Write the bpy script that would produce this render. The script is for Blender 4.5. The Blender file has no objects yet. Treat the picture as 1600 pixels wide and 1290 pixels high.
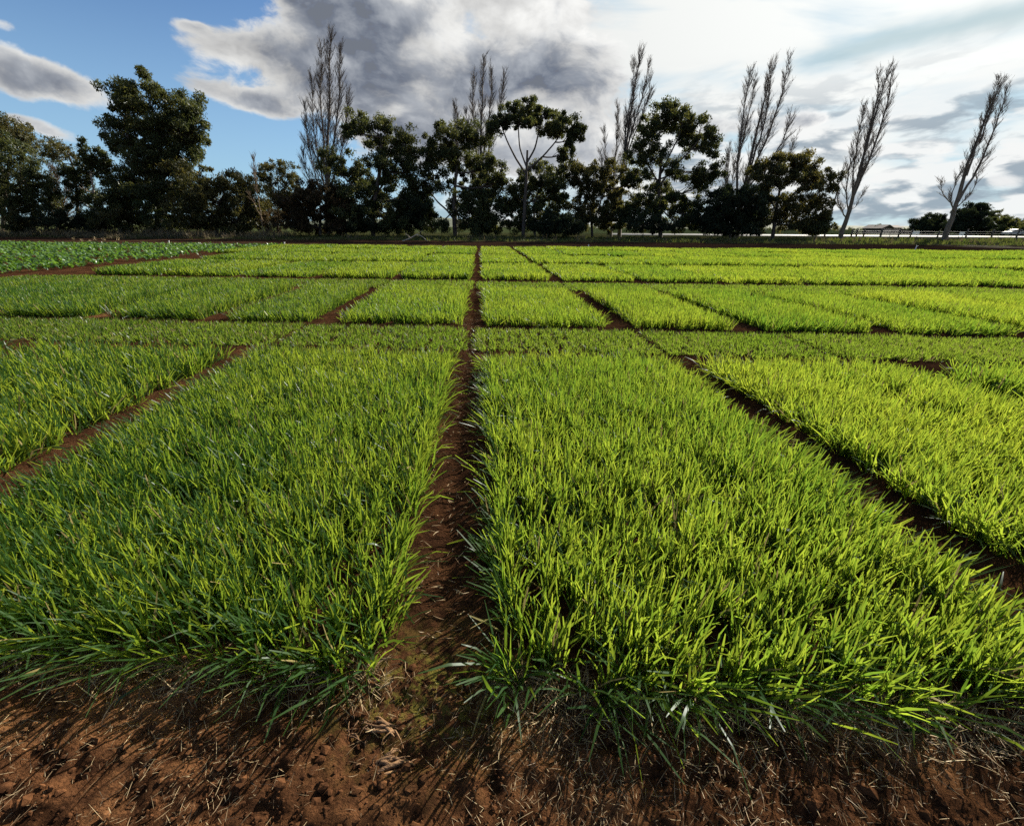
import bpy, math, random
import numpy as np
from mathutils import Vector, Matrix

S = bpy.context.scene
COL = S.collection
rng = np.random.default_rng(7)
random.seed(7)

# ------------------------------------------------------------------ camera
F_PX, CX, CY, CAM_H = 650.0, 800.0, 645.0, 1.6
PITCH, ROLL = math.atan(290 / 650), 0.0065
_f = Vector((0, math.cos(PITCH), -math.sin(PITCH)))
_u0 = Vector((0, math.sin(PITCH), math.cos(PITCH)))
_r0 = Vector((1, 0, 0))
_r = _r0 * math.cos(ROLL) + _u0 * math.sin(ROLL)
_u = _u0 * math.cos(ROLL) - _r0 * math.sin(ROLL)
cam_data = bpy.data.cameras.new('camera')
cam_data.sensor_width = 36.0
cam_data.lens = 36.0 * F_PX / 1600.0
cam_data.clip_start, cam_data.clip_end = 0.05, 30000
cam = bpy.data.objects.new('camera', cam_data)
COL.objects.link(cam)
cam.matrix_world = Matrix(((_r.x, _u.x, -_f.x, 0), (_r.y, _u.y, -_f.y, 0), (_r.z, _u.z, -_f.z, CAM_H), (0, 0, 0, 1)))
S.camera = cam


def ray(px, py):
    return _f + _r * ((px - CX) / F_PX) - _u * ((py - CY) / F_PX)


def at(px, py, Y):
    """world point seen at that place of the photograph on the upright plane y = Y"""
    d = ray(px, py)
    k = Y / d.y
    return Vector((d.x * k, Y, CAM_H + d.z * k))


def gp(px, py, z=0.0):
    d = ray(px, py)
    k = (z - CAM_H) / d.z
    return Vector((d.x * k, d.y * k, z))


# ------------------------------------------------------------------ sun and sky
SUN_AZ, SUN_EL = math.radians(46), math.radians(31)
SUN_DIR = Vector((math.sin(SUN_AZ) * math.cos(SUN_EL), math.cos(SUN_AZ) * math.cos(SUN_EL), math.sin(SUN_EL)))
sun_data = bpy.data.lights.new('sun', 'SUN')
sun_data.energy, sun_data.angle, sun_data.color = 5.0, math.radians(0.6), (1.0, 0.92, 0.78)
sun = bpy.data.objects.new('sun', sun_data)
COL.objects.link(sun)
sun.rotation_euler = (-SUN_DIR).to_track_quat('-Z', 'Y').to_euler()
S.view_settings.view_transform = 'Standard'
S.view_settings.look = 'None'
S.view_settings.exposure = math.log2(2.6)
S.view_settings.gamma = 1.0
S.view_settings.use_curve_mapping = False
S.cycles.max_bounces = 8
S.cycles.use_denoising = False
S.cycles.use_adaptive_sampling = True
S.cycles.adaptive_threshold = 0.012
S.cycles.transparent_max_bounces = 4
S.cycles.sample_clamp_indirect = 3.0


class NT:
    """small helper that writes shader nodes from expressions"""

    def __init__(self, tree):
        self.t, self.n, self.l = tree, tree.nodes, tree.links
        self.n.clear()

    def put(self, sock, v):
        if v is None:
            return
        if isinstance(v, bpy.types.NodeSocket):
            self.l.new(v, sock)
        else:
            if isinstance(v, (tuple, list)) and len(v) == 3 and sock.type == 'RGBA':
                v = (*v, 1.0)
            sock.default_value = v

    def node(self, typ, ins=None, **props):
        nd = self.n.new(typ)
        for k, v in props.items():
            setattr(nd, k, v)
        for k, v in (ins or {}).items():
            self.put(nd.inputs[k], v)
        return nd

    def m(self, op, a, b=None, c=None, clamp=False):
        nd = self.n.new('ShaderNodeMath')
        nd.operation, nd.use_clamp = op, clamp
        for i, v in enumerate((a, b, c)):
            self.put(nd.inputs[i], v)
        return nd.outputs[0]

    def v(self, op, a, b=None, out=0):
        nd = self.n.new('ShaderNodeVectorMath')
        nd.operation = op
        self.put(nd.inputs[0], a)
        if op == 'SCALE':
            self.put(nd.inputs['Scale'], b)
        else:
            self.put(nd.inputs[1], b)
        return nd.outputs[out]

    def mix(self, fac, a, b):
        nd = self.n.new('ShaderNodeMix')
        nd.data_type = 'RGBA'
        nd.clamp_factor = True
        self.put(nd.inputs[0], fac)
        self.put(nd.inputs[6], a)
        self.put(nd.inputs[7], b)
        return nd.outputs[2]

    def ss(self, x, lo, hi):
        nd = self.n.new('ShaderNodeMapRange')
        nd.interpolation_type = 'SMOOTHSTEP'
        self.put(nd.inputs[0], x)
        for i, v in enumerate((lo, hi, 0.0, 1.0)):
            self.put(nd.inputs[i + 1], v)
        return nd.outputs[0]

    def noise(self, vec, scale, detail=6, rough=0.55, dist=0.0, out=0):
        nd = self.node('ShaderNodeTexNoise', {'Vector': vec, 'Scale': scale, 'Detail': detail, 'Roughness': rough, 'Distortion': dist})
        return nd.outputs[out]


world = bpy.data.worlds.new('World')
S.world = world
world.use_nodes = True
W = NT(world.node_tree)
tc = W.node('ShaderNodeTexCoord').outputs['Generated']
sky = W.node('ShaderNodeTexSky', sky_type='NISHITA', sun_disc=False, sun_elevation=SUN_EL, sun_rotation=SUN_AZ,
             altitude=50, air_density=1.0, dust_density=0.6, ozone_density=1.6)
sep = W.node('ShaderNodeSeparateXYZ', {0: tc})
dx, dy, dz = sep.outputs
azim = W.m('ARCTAN2', dx, dy)
elev = W.m('ARCSINE', dz)
sun_cos = W.v('DOT_PRODUCT', tc, tuple(SUN_DIR), out=1)
sun_ang = W.m('ARCCOSINE', W.m('MINIMUM', sun_cos, 1.0))
glow = W.m('EXPONENT', W.m('MULTIPLY', W.m('POWER', W.m('DIVIDE', sun_ang, 0.62), 2.0), -1.0))


def az_el(px, py):
    d = ray(px, py).normalized()
    return math.atan2(d.x, d.y), math.asin(d.z)


def blob(px, py, rx, ry, w, tilt=0.0):
    a, e = az_el(px, py)
    rx = az_el(px + rx / 2, py)[0] - az_el(px - rx / 2, py)[0]
    ry = az_el(px, py - ry / 2)[1] - az_el(px, py + ry / 2)[1]
    u = W.m('SUBTRACT', azim, a)
    v = W.m('SUBTRACT', elev, e)
    if tilt:
        c, s = math.cos(tilt), math.sin(tilt)
        u, v = (W.m('ADD', W.m('MULTIPLY', u, c), W.m('MULTIPLY', v, s)),
                W.m('SUBTRACT', W.m('MULTIPLY', v, c), W.m('MULTIPLY', u, s)))
    q = W.m('ADD', W.m('POWER', W.m('DIVIDE', u, rx), 2.0), W.m('POWER', W.m('DIVIDE', v, ry), 2.0))
    return W.m('MULTIPLY', W.m('EXPONENT', W.m('MULTIPLY', q, -1.0)), w)


def total(*xs):
    r = xs[0]
    for x in xs[1:]:
        r = W.m('ADD', r, x)
    return r


stretch = W.node('ShaderNodeMapping', {0: tc, 'Location': (3.1, 0.7, 1.9), 'Scale': (1.0, 1.0, 1.7)}).outputs[0]
warp = W.v('SCALE', W.v('SUBTRACT', W.noise(stretch, 3.5, 3, 0.5, out=1), (0.5, 0.5, 0.5)), 0.14)
cp = W.v('ADD', stretch, warp)
n1 = W.noise(cp, 6.5, 11, 0.61)
toward_sun = tuple(Vector((SUN_DIR.x, SUN_DIR.y, SUN_DIR.z * 1.7 + 0.6)).normalized() * 0.04)
n2 = W.noise(W.v('ADD', cp, toward_sun), 6.5, 5, 0.54)
cover = total(
    blob(50, 112, 85, 40, 0.85, -0.14), blob(110, 135, 80, 26, 0.6, -0.16), blob(20, 135, 60, 28, 0.5), blob(65, 200, 60, 16, 0.6, -0.25), blob(8, 38, 25, 14, 0.5, -0.2), blob(20, 182, 30, 10, 0.4),
    blob(325, 72, 55, 28, 0.62, -0.1), blob(300, 40, 30, 10, 0.4), blob(400, 75, 50, 28, 0.55), blob(360, 150, 75, 24, 0.8, -0.12), blob(420, 165, 45, 24, 0.6, -0.2), blob(440, 110, 60, 45, 0.6),
    blob(520, 0, 90, 60, 0.9), blob(560, 60, 90, 70, 0.8), blob(545, 140, 90, 55, 0.7), blob(690, 130, 130, 75, 0.95), blob(850, 115, 110, 60, 0.9), blob(930, 135, 55, 50, 0.6), blob(640, 30, 150, 40, 0.4),
    blob(620, 205, 80, 30, 0.6), blob(720, 235, 150, 40, 0.75), blob(900, 240, 120, 40, 0.75), blob(780, 0, 130, 30, 0.5), blob(890, 185, 70, 30, 0.6), blob(1000, 195, 80, 22, 0.35), blob(880, 20, 120, 25, 0.35),
    blob(1270, 188, 60, 16, 0.55), blob(1475, 235, 32, 12, 0.65), blob(1120, 200, 60, 30, 0.55), blob(1130, 130, 50, 14, 0.35), blob(1290, 235, 40, 14, 0.5),
    blob(1420, 275, 90, 16, 0.5), blob(1570, 285, 60, 20, 0.55), blob(1400, 310, 120, 8, 0.35))
behind = W.ss(W.m('COSINE', azim), 0.25, -0.4)             # broken cloud goes on round the rest of the sky
cover = W.m('ADD', cover, W.m('MULTIPLY', behind, 0.34))
dens = total(cover, W.m('MULTIPLY', W.m('SUBTRACT', n1, 0.5), 2.1), -0.40)
alpha = W.ss(dens, -0.07, 0.24)
thin = total(blob(660, 80, 55, 30, 0.55, 0.3), blob(820, 25, 130, 28, 0.75), blob(610, 175, 30, 14, 0.6), blob(390, 85, 70, 40, 0.3), blob(990, 195, 60, 22, 0.4), blob(960, 35, 60, 30, 0.4))
mott = W.m('MULTIPLY', W.m('SUBTRACT', W.noise(cp, 13.0, 6, 0.6), 0.5), 1.1)
thick = W.ss(W.m('SUBTRACT', W.m('ADD', dens, mott), thin), 0.0, 0.8)
relief = W.m('MULTIPLY', W.m('SUBTRACT', n1, n2), 1.35)
# thin high veil lit by the sun, with pale openings
vp = W.node('ShaderNodeMapping', {0: tc, 'Scale': (1.0, 1.0, 4.2), 'Rotation': (0.30, -0.35, 0.0)}).outputs[0]
vn = W.noise(vp, 2.8, 5, 0.5, 0.5)
veil = W.m('MULTIPLY', W.ss(W.m('ADD', vn, W.m('MULTIPLY', glow, 0.16)), 0.47, 0.66), W.ss(sun_ang, 1.05, 0.62))
vbright = W.m('ADD', 0.76, W.m('MULTIPLY', glow, 0.35))
veil_col = W.node('ShaderNodeCombineColor', {0: W.m('MULTIPLY', vbright, 0.98), 1: vbright, 2: W.m('MULTIPLY', vbright, 0.98)}).outputs[0]
base = W.v('SCALE', sky.outputs[0], 0.135)
base = W.v('MULTIPLY', base, (0.50, 0.68, 0.90))
base = W.mix(W.m('MULTIPLY', W.ss(elev, 0.42, 0.0), 0.55), base, (0.46, 0.73, 0.92))
base = W.mix(W.m('MULTIPLY', W.ss(sun_ang, 1.1, 0.5), 0.85), base, (0.58, 0.74, 0.80))
sa_, sb_ = az_el(1235, 98), az_el(1610, 8)
wob = W.m('MULTIPLY', W.m('SUBTRACT', W.noise(tc, 7.0, 4, 0.55), 0.5), 0.05)
su = W.m('SUBTRACT', azim, sa_[0])
slope = (sb_[1] - sa_[1]) / (sb_[0] - sa_[0])
sv = W.m('ADD', W.m('SUBTRACT', W.m('SUBTRACT', elev, sa_[1]), W.m('MULTIPLY', su, slope)), wob)
streak = W.m('MULTIPLY', W.m('EXPONENT', W.m('MULTIPLY', W.m('POWER', W.m('DIVIDE', sv, 0.017), 2.0), -1.0)), W.m('MULTIPLY', W.ss(su, -0.04, 0.10), W.ss(su, 0.75, 0.3)))
skyc = W.mix(veil, base, veil_col)
skyc = W.mix(W.m('MULTIPLY', streak, 0.8), skyc, (0.50, 0.64, 0.68))
# low broken cloud bars over the horizon on the sunny side
hp = W.node('ShaderNodeMapping', {0: tc, 'Location': (0.3, 2.2, 0.4), 'Scale': (1.0, 1.0, 3.4)}).outputs[0]
hn = W.noise(hp, 6.5, 8, 0.56, 0.25)
hband = W.m('MULTIPLY', W.ss(elev, 0.28, 0.12), W.ss(azim, -0.40, 0.10))
hn2 = W.noise(W.v('ADD', hp, (0.02, 0.02, 0.06)), 6.5, 4, 0.5)
hd = W.m('MULTIPLY', W.ss(hn, 0.39, 0.50), hband)
hcol = W.mix(W.ss(W.m('SUBTRACT', hn, hn2), -0.05, 0.08), (0.31, 0.38, 0.45), (0.93, 0.94, 0.93))
skyc = W.mix(W.m('MULTIPLY', hd, 0.9), skyc, hcol)
lit = W.m('ADD', 0.72, W.m('MULTIPLY', glow, 0.45))
c_lit = W.node('ShaderNodeCombineColor', {0: lit, 1: lit, 2: W.m('MULTIPLY', lit, 0.98)}).outputs[0]
c_dark = W.mix(glow, (0.24, 0.265, 0.315), (0.40, 0.44, 0.50))
cloudc = W.mix(thick, c_lit, c_dark)
cloudc = W.v('ADD', cloudc, W.node('ShaderNodeCombineXYZ', {0: relief, 1: relief, 2: W.m('MULTIPLY', relief, 0.95)}).outputs[0])
cloudc = W.v('MAXIMUM', cloudc, (0.17, 0.19, 0.23))
skyc = W.mix(alpha, skyc, cloudc)
SKY_K = 1 / 2.6                 # the exposure below lifts it back
bg = W.node('ShaderNodeBackground', {0: skyc, 1: SKY_K})
wo = W.node('ShaderNodeOutputWorld')
W.l.new(bg.outputs[0], wo.inputs[0])

# ------------------------------------------------------------------ mesh helpers


def mesh_np(name, verts, faces, attrs=None, smooth=True):
    verts = np.asarray(verts, np.float32).reshape(-1, 3)
    faces = np.asarray(faces, np.int32)
    me = bpy.data.meshes.new(name)
    nf, k = faces.shape
    me.vertices.add(len(verts))
    me.vertices.foreach_set('co', verts.ravel())
    me.loops.add(nf * k)
    me.loops.foreach_set('vertex_index', faces.ravel())
    me.polygons.add(nf)
    me.polygons.foreach_set('loop_start', np.arange(0, nf * k, k, dtype=np.int32))
    me.polygons.foreach_set('loop_total', np.full(nf, k, np.int32))
    me.polygons.foreach_set('use_smooth', np.full(nf, smooth, bool))
    for an, av in (attrs or {}).items():
        a = me.attributes.new(an, 'FLOAT', 'POINT')
        a.data.foreach_set('value', np.asarray(av, np.float32))
    me.update(calc_edges=True)
    return me


def obj(name, me, mat=None, parent=None, kind=None, label=None, cat=None, group=None, loc=None):
    o = bpy.data.objects.new(name, me)
    COL.objects.link(o)
    if mat is not None and me is not None and not me.materials:
        me.materials.append(mat)
    if parent is not None:
        o.parent = parent
    if loc is not None:
        o.location = loc
    tag(o, label, cat, group, kind)
    return o


def tag(o, label=None, cat=None, group=None, kind=None):
    for k, v in (('label', label), ('category', cat), ('group', group), ('kind', kind)):
        if v:
            o[k] = v


def empty(name, loc, label, cat, group=None):
    e = bpy.data.objects.new(name, None)
    e.empty_display_size = 0.2
    COL.objects.link(e)
    e.location = loc
    tag(e, label, cat, group)
    return e


def vnoise(x, y, seed=0):
    """smooth value noise, vectorised"""
    xi, yi = np.floor(x).astype(np.int64), np.floor(y).astype(np.int64)
    xf, yf = x - xi, y - yi

    def h(a, b):
        n = (a * 374761393 + b * 668265263 + seed * 1442695041) & 0xFFFFFFFF
        n = ((n ^ (n >> 13)) * 1274126177) & 0xFFFFFFFF
        return ((n ^ (n >> 16)) & 0xFFFF) / 65535.0
    u, v = xf * xf * (3 - 2 * xf), yf * yf * (3 - 2 * yf)
    return (h(xi, yi) * (1 - u) + h(xi + 1, yi) * u) * (1 - v) + (h(xi, yi + 1) * (1 - u) + h(xi + 1, yi + 1) * u) * v


def fbm(x, y, octv=4, seed=0):
    r, a = 0, 0.5
    for i in range(octv):
        r = r + a * (vnoise(x, y, seed + i) - 0.5) * 2
        x, y, a = x * 2.03 + 5.1, y * 2.03 + 1.7, a * 0.5
    return r


def sstep(x, a, b):
    t = np.clip((x - a) / (b - a), 0, 1)
    return t * t * (3 - 2 * t)


def blades(base, az, lean, bend, length, width, nseg, twist, rnd, prof):
    """curved leaf strips; every argument but nseg and prof is an array of N"""
    n = len(az)
    t = np.linspace(0, 1, nseg + 1)
    ang = lean[:, None] + bend[:, None] * t[None, :] ** 1.5
    ds = (length / nseg)[:, None]
    hx = np.concatenate([np.zeros((n, 1)), np.cumsum(np.sin((ang[:, 1:] + ang[:, :-1]) / 2) * ds, 1)], 1)
    hz = np.concatenate([np.zeros((n, 1)), np.cumsum(np.cos((ang[:, 1:] + ang[:, :-1]) / 2) * ds, 1)], 1)
    ca, sa = np.cos(az)[:, None], np.sin(az)[:, None]
    c = np.stack([base[:, 0:1] + hx * ca, base[:, 1:2] + hx * sa, base[:, 2:3] + hz], 2)
    tw = twist[:, None] * t[None, :]
    # side vector: across the leaf, turned about the leaf's own axis by the twist
    side0 = np.stack([-sa + 0 * t, ca + 0 * t, 0 * ang], 2)
    nrm = np.stack([-np.cos(ang) * ca, -np.cos(ang) * sa, np.sin(ang)], 2)
    side = side0 * np.cos(tw)[..., None] + nrm * np.sin(tw)[..., None]
    w = width[:, None, None] * 0.5 * np.asarray(prof)[None, :, None]
    v = np.stack([c - side * w, c + side * w], 2)          # n, nseg+1, 2, 3
    k = (nseg + 1) * 2
    q = np.array([[2 * i, 2 * i + 1, 2 * i + 3, 2 * i + 2] for i in range(nseg)])
    f = (np.arange(n) * k)[:, None, None] + q[None]
    return v.reshape(-1, 3), f.reshape(-1, 4), np.repeat(rnd, k)


def tubes(lines, sides=5):
    """list of (points, radii) -> one mesh of tapered tubes"""
    V, Fc, off = [], [], 0
    ang = np.arange(sides) * 2 * math.pi / sides
    ca, sa = np.cos(ang), np.sin(ang)
    for pts, rad in lines:
        P = np.asarray(pts, float)
        R = np.asarray(rad, float)
        m = len(P)
        T = np.gradient(P, axis=0)
        T /= np.linalg.norm(T, axis=1)[:, None] + 1e-9
        ref = np.array([1.0, 0.13, 0.07]) if abs(T[0][0]) < 0.8 else np.array([0.1, 1.0, 0.1])
        A = np.cross(T, ref)
        A /= np.linalg.norm(A, axis=1)[:, None] + 1e-9
        B = np.cross(T, A)
        ring = P[:, None, :] + R[:, None, None] * (A[:, None, :] * ca[None, :, None] + B[:, None, :] * sa[None, :, None])
        V.append(ring.reshape(-1, 3))
        i = np.arange(m - 1)[:, None] * sides
        j = np.arange(sides)[None, :]
        j2 = (j + 1) % sides
        Fc.append((off + np.stack([i + j, i + j2, i + sides + j2, i + sides + j], 2)).reshape(-1, 4))
        off += m * sides
    return np.concatenate(V), np.concatenate(Fc)


def bez(p0, p1, p2, n):
    t = np.linspace(0, 1, n)[:, None]
    p0, p1, p2 = (np.asarray(p, float) for p in (p0, p1, p2))
    return (1 - t) ** 2 * p0 + 2 * t * (1 - t) * p1 + t * t * p2


def box(cx, cy, cz, sx, sy, sz):
    v = np.array([[x, y, z] for z in (-.5, .5) for y in (-.5, .5) for x in (-.5, .5)]) * (sx, sy, sz) + (cx, cy, cz)
    f = np.array([[0, 2, 3, 1], [4, 5, 7, 6], [0, 1, 5, 4], [2, 6, 7, 3], [0, 4, 6, 2], [1, 3, 7, 5]])
    return v, f


def join(*parts):
    V, Fc, o = [], [], 0
    for v, f in parts:
        V.append(v)
        Fc.append(np.asarray(f) + o)
        o += len(v)
    return np.concatenate(V), np.concatenate(Fc)


# ------------------------------------------------------------------ materials


def material(name):
    m = bpy.data.materials.new(name)
    m.use_nodes = True
    return m, NT(m.node_tree)


def finish(n, shader, disp=None):
    o = n.node('ShaderNodeOutputMaterial')
    n.l.new(shader, o.inputs[0])


def leaf_material(name, dif_a, dif_b, tr_a, tr_b, trans=0.5, forward=0.0, gloss=0.10, rough=0.38, dry=None, dry_at=0.95, patch=0.0):
    m, n = material(name)
    r = n.node('ShaderNodeAttribute', attribute_name='rnd').outputs['Fac']
    if patch:
        g = n.node('ShaderNodeNewGeometry').outputs['Position']
        pn = n.noise(g, 0.55, 3, 0.5)
        r2 = n.m('ADD', n.m('MULTIPLY', r, 1 - patch), n.m('MULTIPLY', n.ss(pn, 0.3, 0.7), patch), clamp=True)
        orn = n.node('ShaderNodeObjectInfo').outputs['Random']
        r2 = n.m('ADD', n.m('MULTIPLY', r2, 0.75), n.m('MULTIPLY', orn, 0.25))
    else:
        r2 = r
    dif = n.mix(r2, dif_a, dif_b)
    tr = n.mix(r2, tr_a, tr_b)
    if dry:
        k = n.ss(r, dry_at, dry_at + 0.01)
        dif = n.mix(k, dif, dry)
        tr = n.mix(k, tr, tuple(c * 0.5 for c in dry))
    d = n.node('ShaderNodeBsdfDiffuse', {0: dif})
    t = n.node('ShaderNodeBsdfTranslucent', {0: tr})
    if forward:
        rf = n.node('ShaderNodeBsdfRefraction', {0: n.v('SCALE', tr, 1.7), 'Roughness': 0.85, 'IOR': 1.25})
        t = n.node('ShaderNodeMixShader', {0: forward, 1: t.outputs[0], 2: rf.outputs[0]})
    s = n.node('ShaderNodeMixShader', {0: trans, 1: d.outputs[0], 2: t.outputs[0]})
    gl = n.node('ShaderNodeBsdfGlossy', {0: (0.9, 0.95, 1.0), 'Roughness': rough})
    fr = n.node('ShaderNodeLayerWeight', {0: 0.35}).outputs[0]
    fac = n.m('MULTIPLY', n.m('ADD', n.m('MULTIPLY', fr, 0.9), 0.12), gloss)
    s2 = n.node('ShaderNodeMixShader', {0: fac, 1: s.outputs[0], 2: gl.outputs[0]})
    finish(n, s2.outputs[0])
    return m


def plain_material(name, a, b, scale=3.0, rough=0.8, bump=0.0, spec=0.3, stretch=None):
    m, n = material(name)
    c = n.node('ShaderNodeTexCoord').outputs['Object']
    if stretch:
        c = n.node('ShaderNodeMapping', {0: c, 'Scale': stretch}).outputs[0]
    f = n.noise(c, scale, 6, 0.6)
    col = n.mix(n.ss(f, 0.3, 0.7), a, b)
    p = n.node('ShaderNodeBsdfPrincipled', {'Base Color': col, 'Roughness': rough, 'Specular IOR Level': spec})
    if bump:
        b_ = n.node('ShaderNodeBump', {'Height': f, 'Strength': bump, 'Distance': 0.05})
        n.l.new(b_.outputs[0], p.inputs['Normal'])
    finish(n, p.outputs[0])
    return m


M_CROP = leaf_material('cereal_leaf', (0.013, 0.043, 0.012), (0.034, 0.074, 0.020), (0.078, 0.205, 0.018), (0.42, 0.485, 0.040),
                       trans=0.55, forward=0.22, gloss=0.02, rough=0.42, dry=(0.30, 0.24, 0.10), dry_at=0.97, patch=0.35)
M_MOWN = leaf_material('short_grass_leaf', (0.030, 0.066, 0.014), (0.055, 0.09, 0.022), (0.12, 0.22, 0.015), (0.23, 0.30, 0.03),
                       trans=0.5, gloss=0.015, dry=(0.28, 0.22, 0.11), dry_at=0.90, patch=0.3)
M_BROAD = leaf_material('broad_leaf', (0.035, 0.085, 0.018), (0.07, 0.13, 0.03), (0.10, 0.22, 0.02), (0.17, 0.30, 0.03), trans=0.4, gloss=0.06, rough=0.4)
M_GUM = leaf_material('gum_leaf', (0.028, 0.040, 0.018), (0.068, 0.078, 0.030), (0.042, 0.06, 0.015), (0.135, 0.135, 0.03), trans=0.4, gloss=0.03, rough=0.5)
M_GUM_OLIVE = leaf_material('olive_leaf', (0.034, 0.040, 0.016), (0.085, 0.078, 0.030), (0.055, 0.062, 0.014), (0.15, 0.125, 0.028), trans=0.4, gloss=0.03, rough=0.5)
M_DARKSHRUB = leaf_material('dark_shrub_leaf', (0.016, 0.024, 0.014), (0.032, 0.04, 0.02), (0.02, 0.032, 0.01), (0.04, 0.05, 0.015), trans=0.25, gloss=0.02, rough=0.6)
M_BRONZE = leaf_material('bronze_leaf', (0.03, 0.03, 0.016), (0.075, 0.05, 0.026), (0.03, 0.03, 0.01), (0.10, 0.06, 0.02), trans=0.35, gloss=0.02, rough=0.6)
M_DRY = leaf_material('dry_grass_blade', (0.10, 0.082, 0.05), (0.20, 0.165, 0.105), (0.09, 0.07, 0.035), (0.15, 0.115, 0.06), trans=0.3, gloss=0.01, rough=0.5)
M_VERGE = leaf_material('verge_grass_blade', (0.035, 0.052, 0.016), (0.085, 0.085, 0.034), (0.06, 0.095, 0.015), (0.12, 0.13, 0.03), trans=0.4, gloss=0.01, rough=0.5)
M_STRAW = leaf_material('straw', (0.13, 0.085, 0.05), (0.44, 0.34, 0.20), (0.10, 0.07, 0.03), (0.2, 0.15, 0.08), trans=0.15, gloss=0.015, rough=0.5)
M_BARK = plain_material('gum_bark', (0.035, 0.028, 0.023), (0.10, 0.082, 0.068), 2.2, 0.85, 0.4, stretch=(3, 3, 0.6))
M_PALEBARK = plain_material('pale_bark', (0.22, 0.19, 0.15), (0.42, 0.38, 0.32), 2.2, 0.8, 0.3, stretch=(3, 3, 0.6))
M_POPLAR = plain_material('poplar_bark', (0.075, 0.063, 0.053), (0.165, 0.14, 0.118), 3.0, 0.85, 0.4, stretch=(3, 3, 0.5))
M_TWIG = plain_material('brown_twig', (0.13, 0.09, 0.055), (0.22, 0.16, 0.10), 3.0, 0.85)
M_POST = plain_material('weathered_timber', (0.055, 0.045, 0.038), (0.14, 0.12, 0.10), 6.0, 0.9, 0.4, stretch=(4, 4, 0.6))
M_WIRE = plain_material('fence_wire', (0.16, 0.16, 0.16), (0.28, 0.28, 0.28), 4.0, 0.5)
M_WHITE = plain_material('white_paint', (0.66, 0.66, 0.63), (0.80, 0.80, 0.77), 8.0, 0.5)
M_GALV = plain_material('galvanised_steel', (0.12, 0.12, 0.12), (0.2, 0.2, 0.2), 5.0, 0.7)
M_SHEDWALL = plain_material('shed_cladding', (0.06, 0.045, 0.037), (0.10, 0.078, 0.065), 1.5, 0.9, spec=0.1)
M_SHEDROOF = plain_material('shed_roof_iron', (0.14, 0.12, 0.11), (0.21, 0.185, 0.17), 0.8, 0.9, spec=0.08)
M_GLASS = plain_material('dark_glass', (0.02, 0.025, 0.03), (0.04, 0.045, 0.05), 1.0, 0.1, spec=0.6)
M_RUBBER = plain_material('tyre_rubber', (0.02, 0.02, 0.02), (0.035, 0.035, 0.035), 5.0, 0.8)
M_ROOTWOOD = plain_material('dead_root', (0.06, 0.03, 0.015), (0.24, 0.135, 0.065), 40.0, 0.8, 0.6, stretch=(0.4, 1, 1))
M_ROAD = plain_material('worn_bitumen', (0.10, 0.10, 0.098), (0.15, 0.148, 0.145), 0.6, 0.65, spec=0.35)
M_CAR = plain_material('dull_white_car_paint', (0.30, 0.30, 0.30), (0.36, 0.36, 0.36), 3.0, 0.5)
M_HILL = plain_material('wooded_hill', (0.05, 0.065, 0.04), (0.09, 0.10, 0.06), 0.004, 0.95)


def soil_nodes(n, pos):
    big = n.noise(pos, 1.7, 4, 0.55)
    mid = n.noise(pos, 14.0, 5, 0.6)
    fine = n.noise(pos, 80.0, 6, 0.72)
    c = n.mix(n.ss(mid, 0.3, 0.7), (0.034, 0.016, 0.009), (0.130, 0.058, 0.026))
    c = n.mix(n.m('MULTIPLY', n.ss(big, 0.48, 0.68), 0.65), c, (0.25, 0.122, 0.052))
    c = n.mix(n.m('MULTIPLY', n.ss(fine, 0.48, 0.66), 0.75), c, (0.024, 0.012, 0.007))
    return c, big, mid, fine


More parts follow.
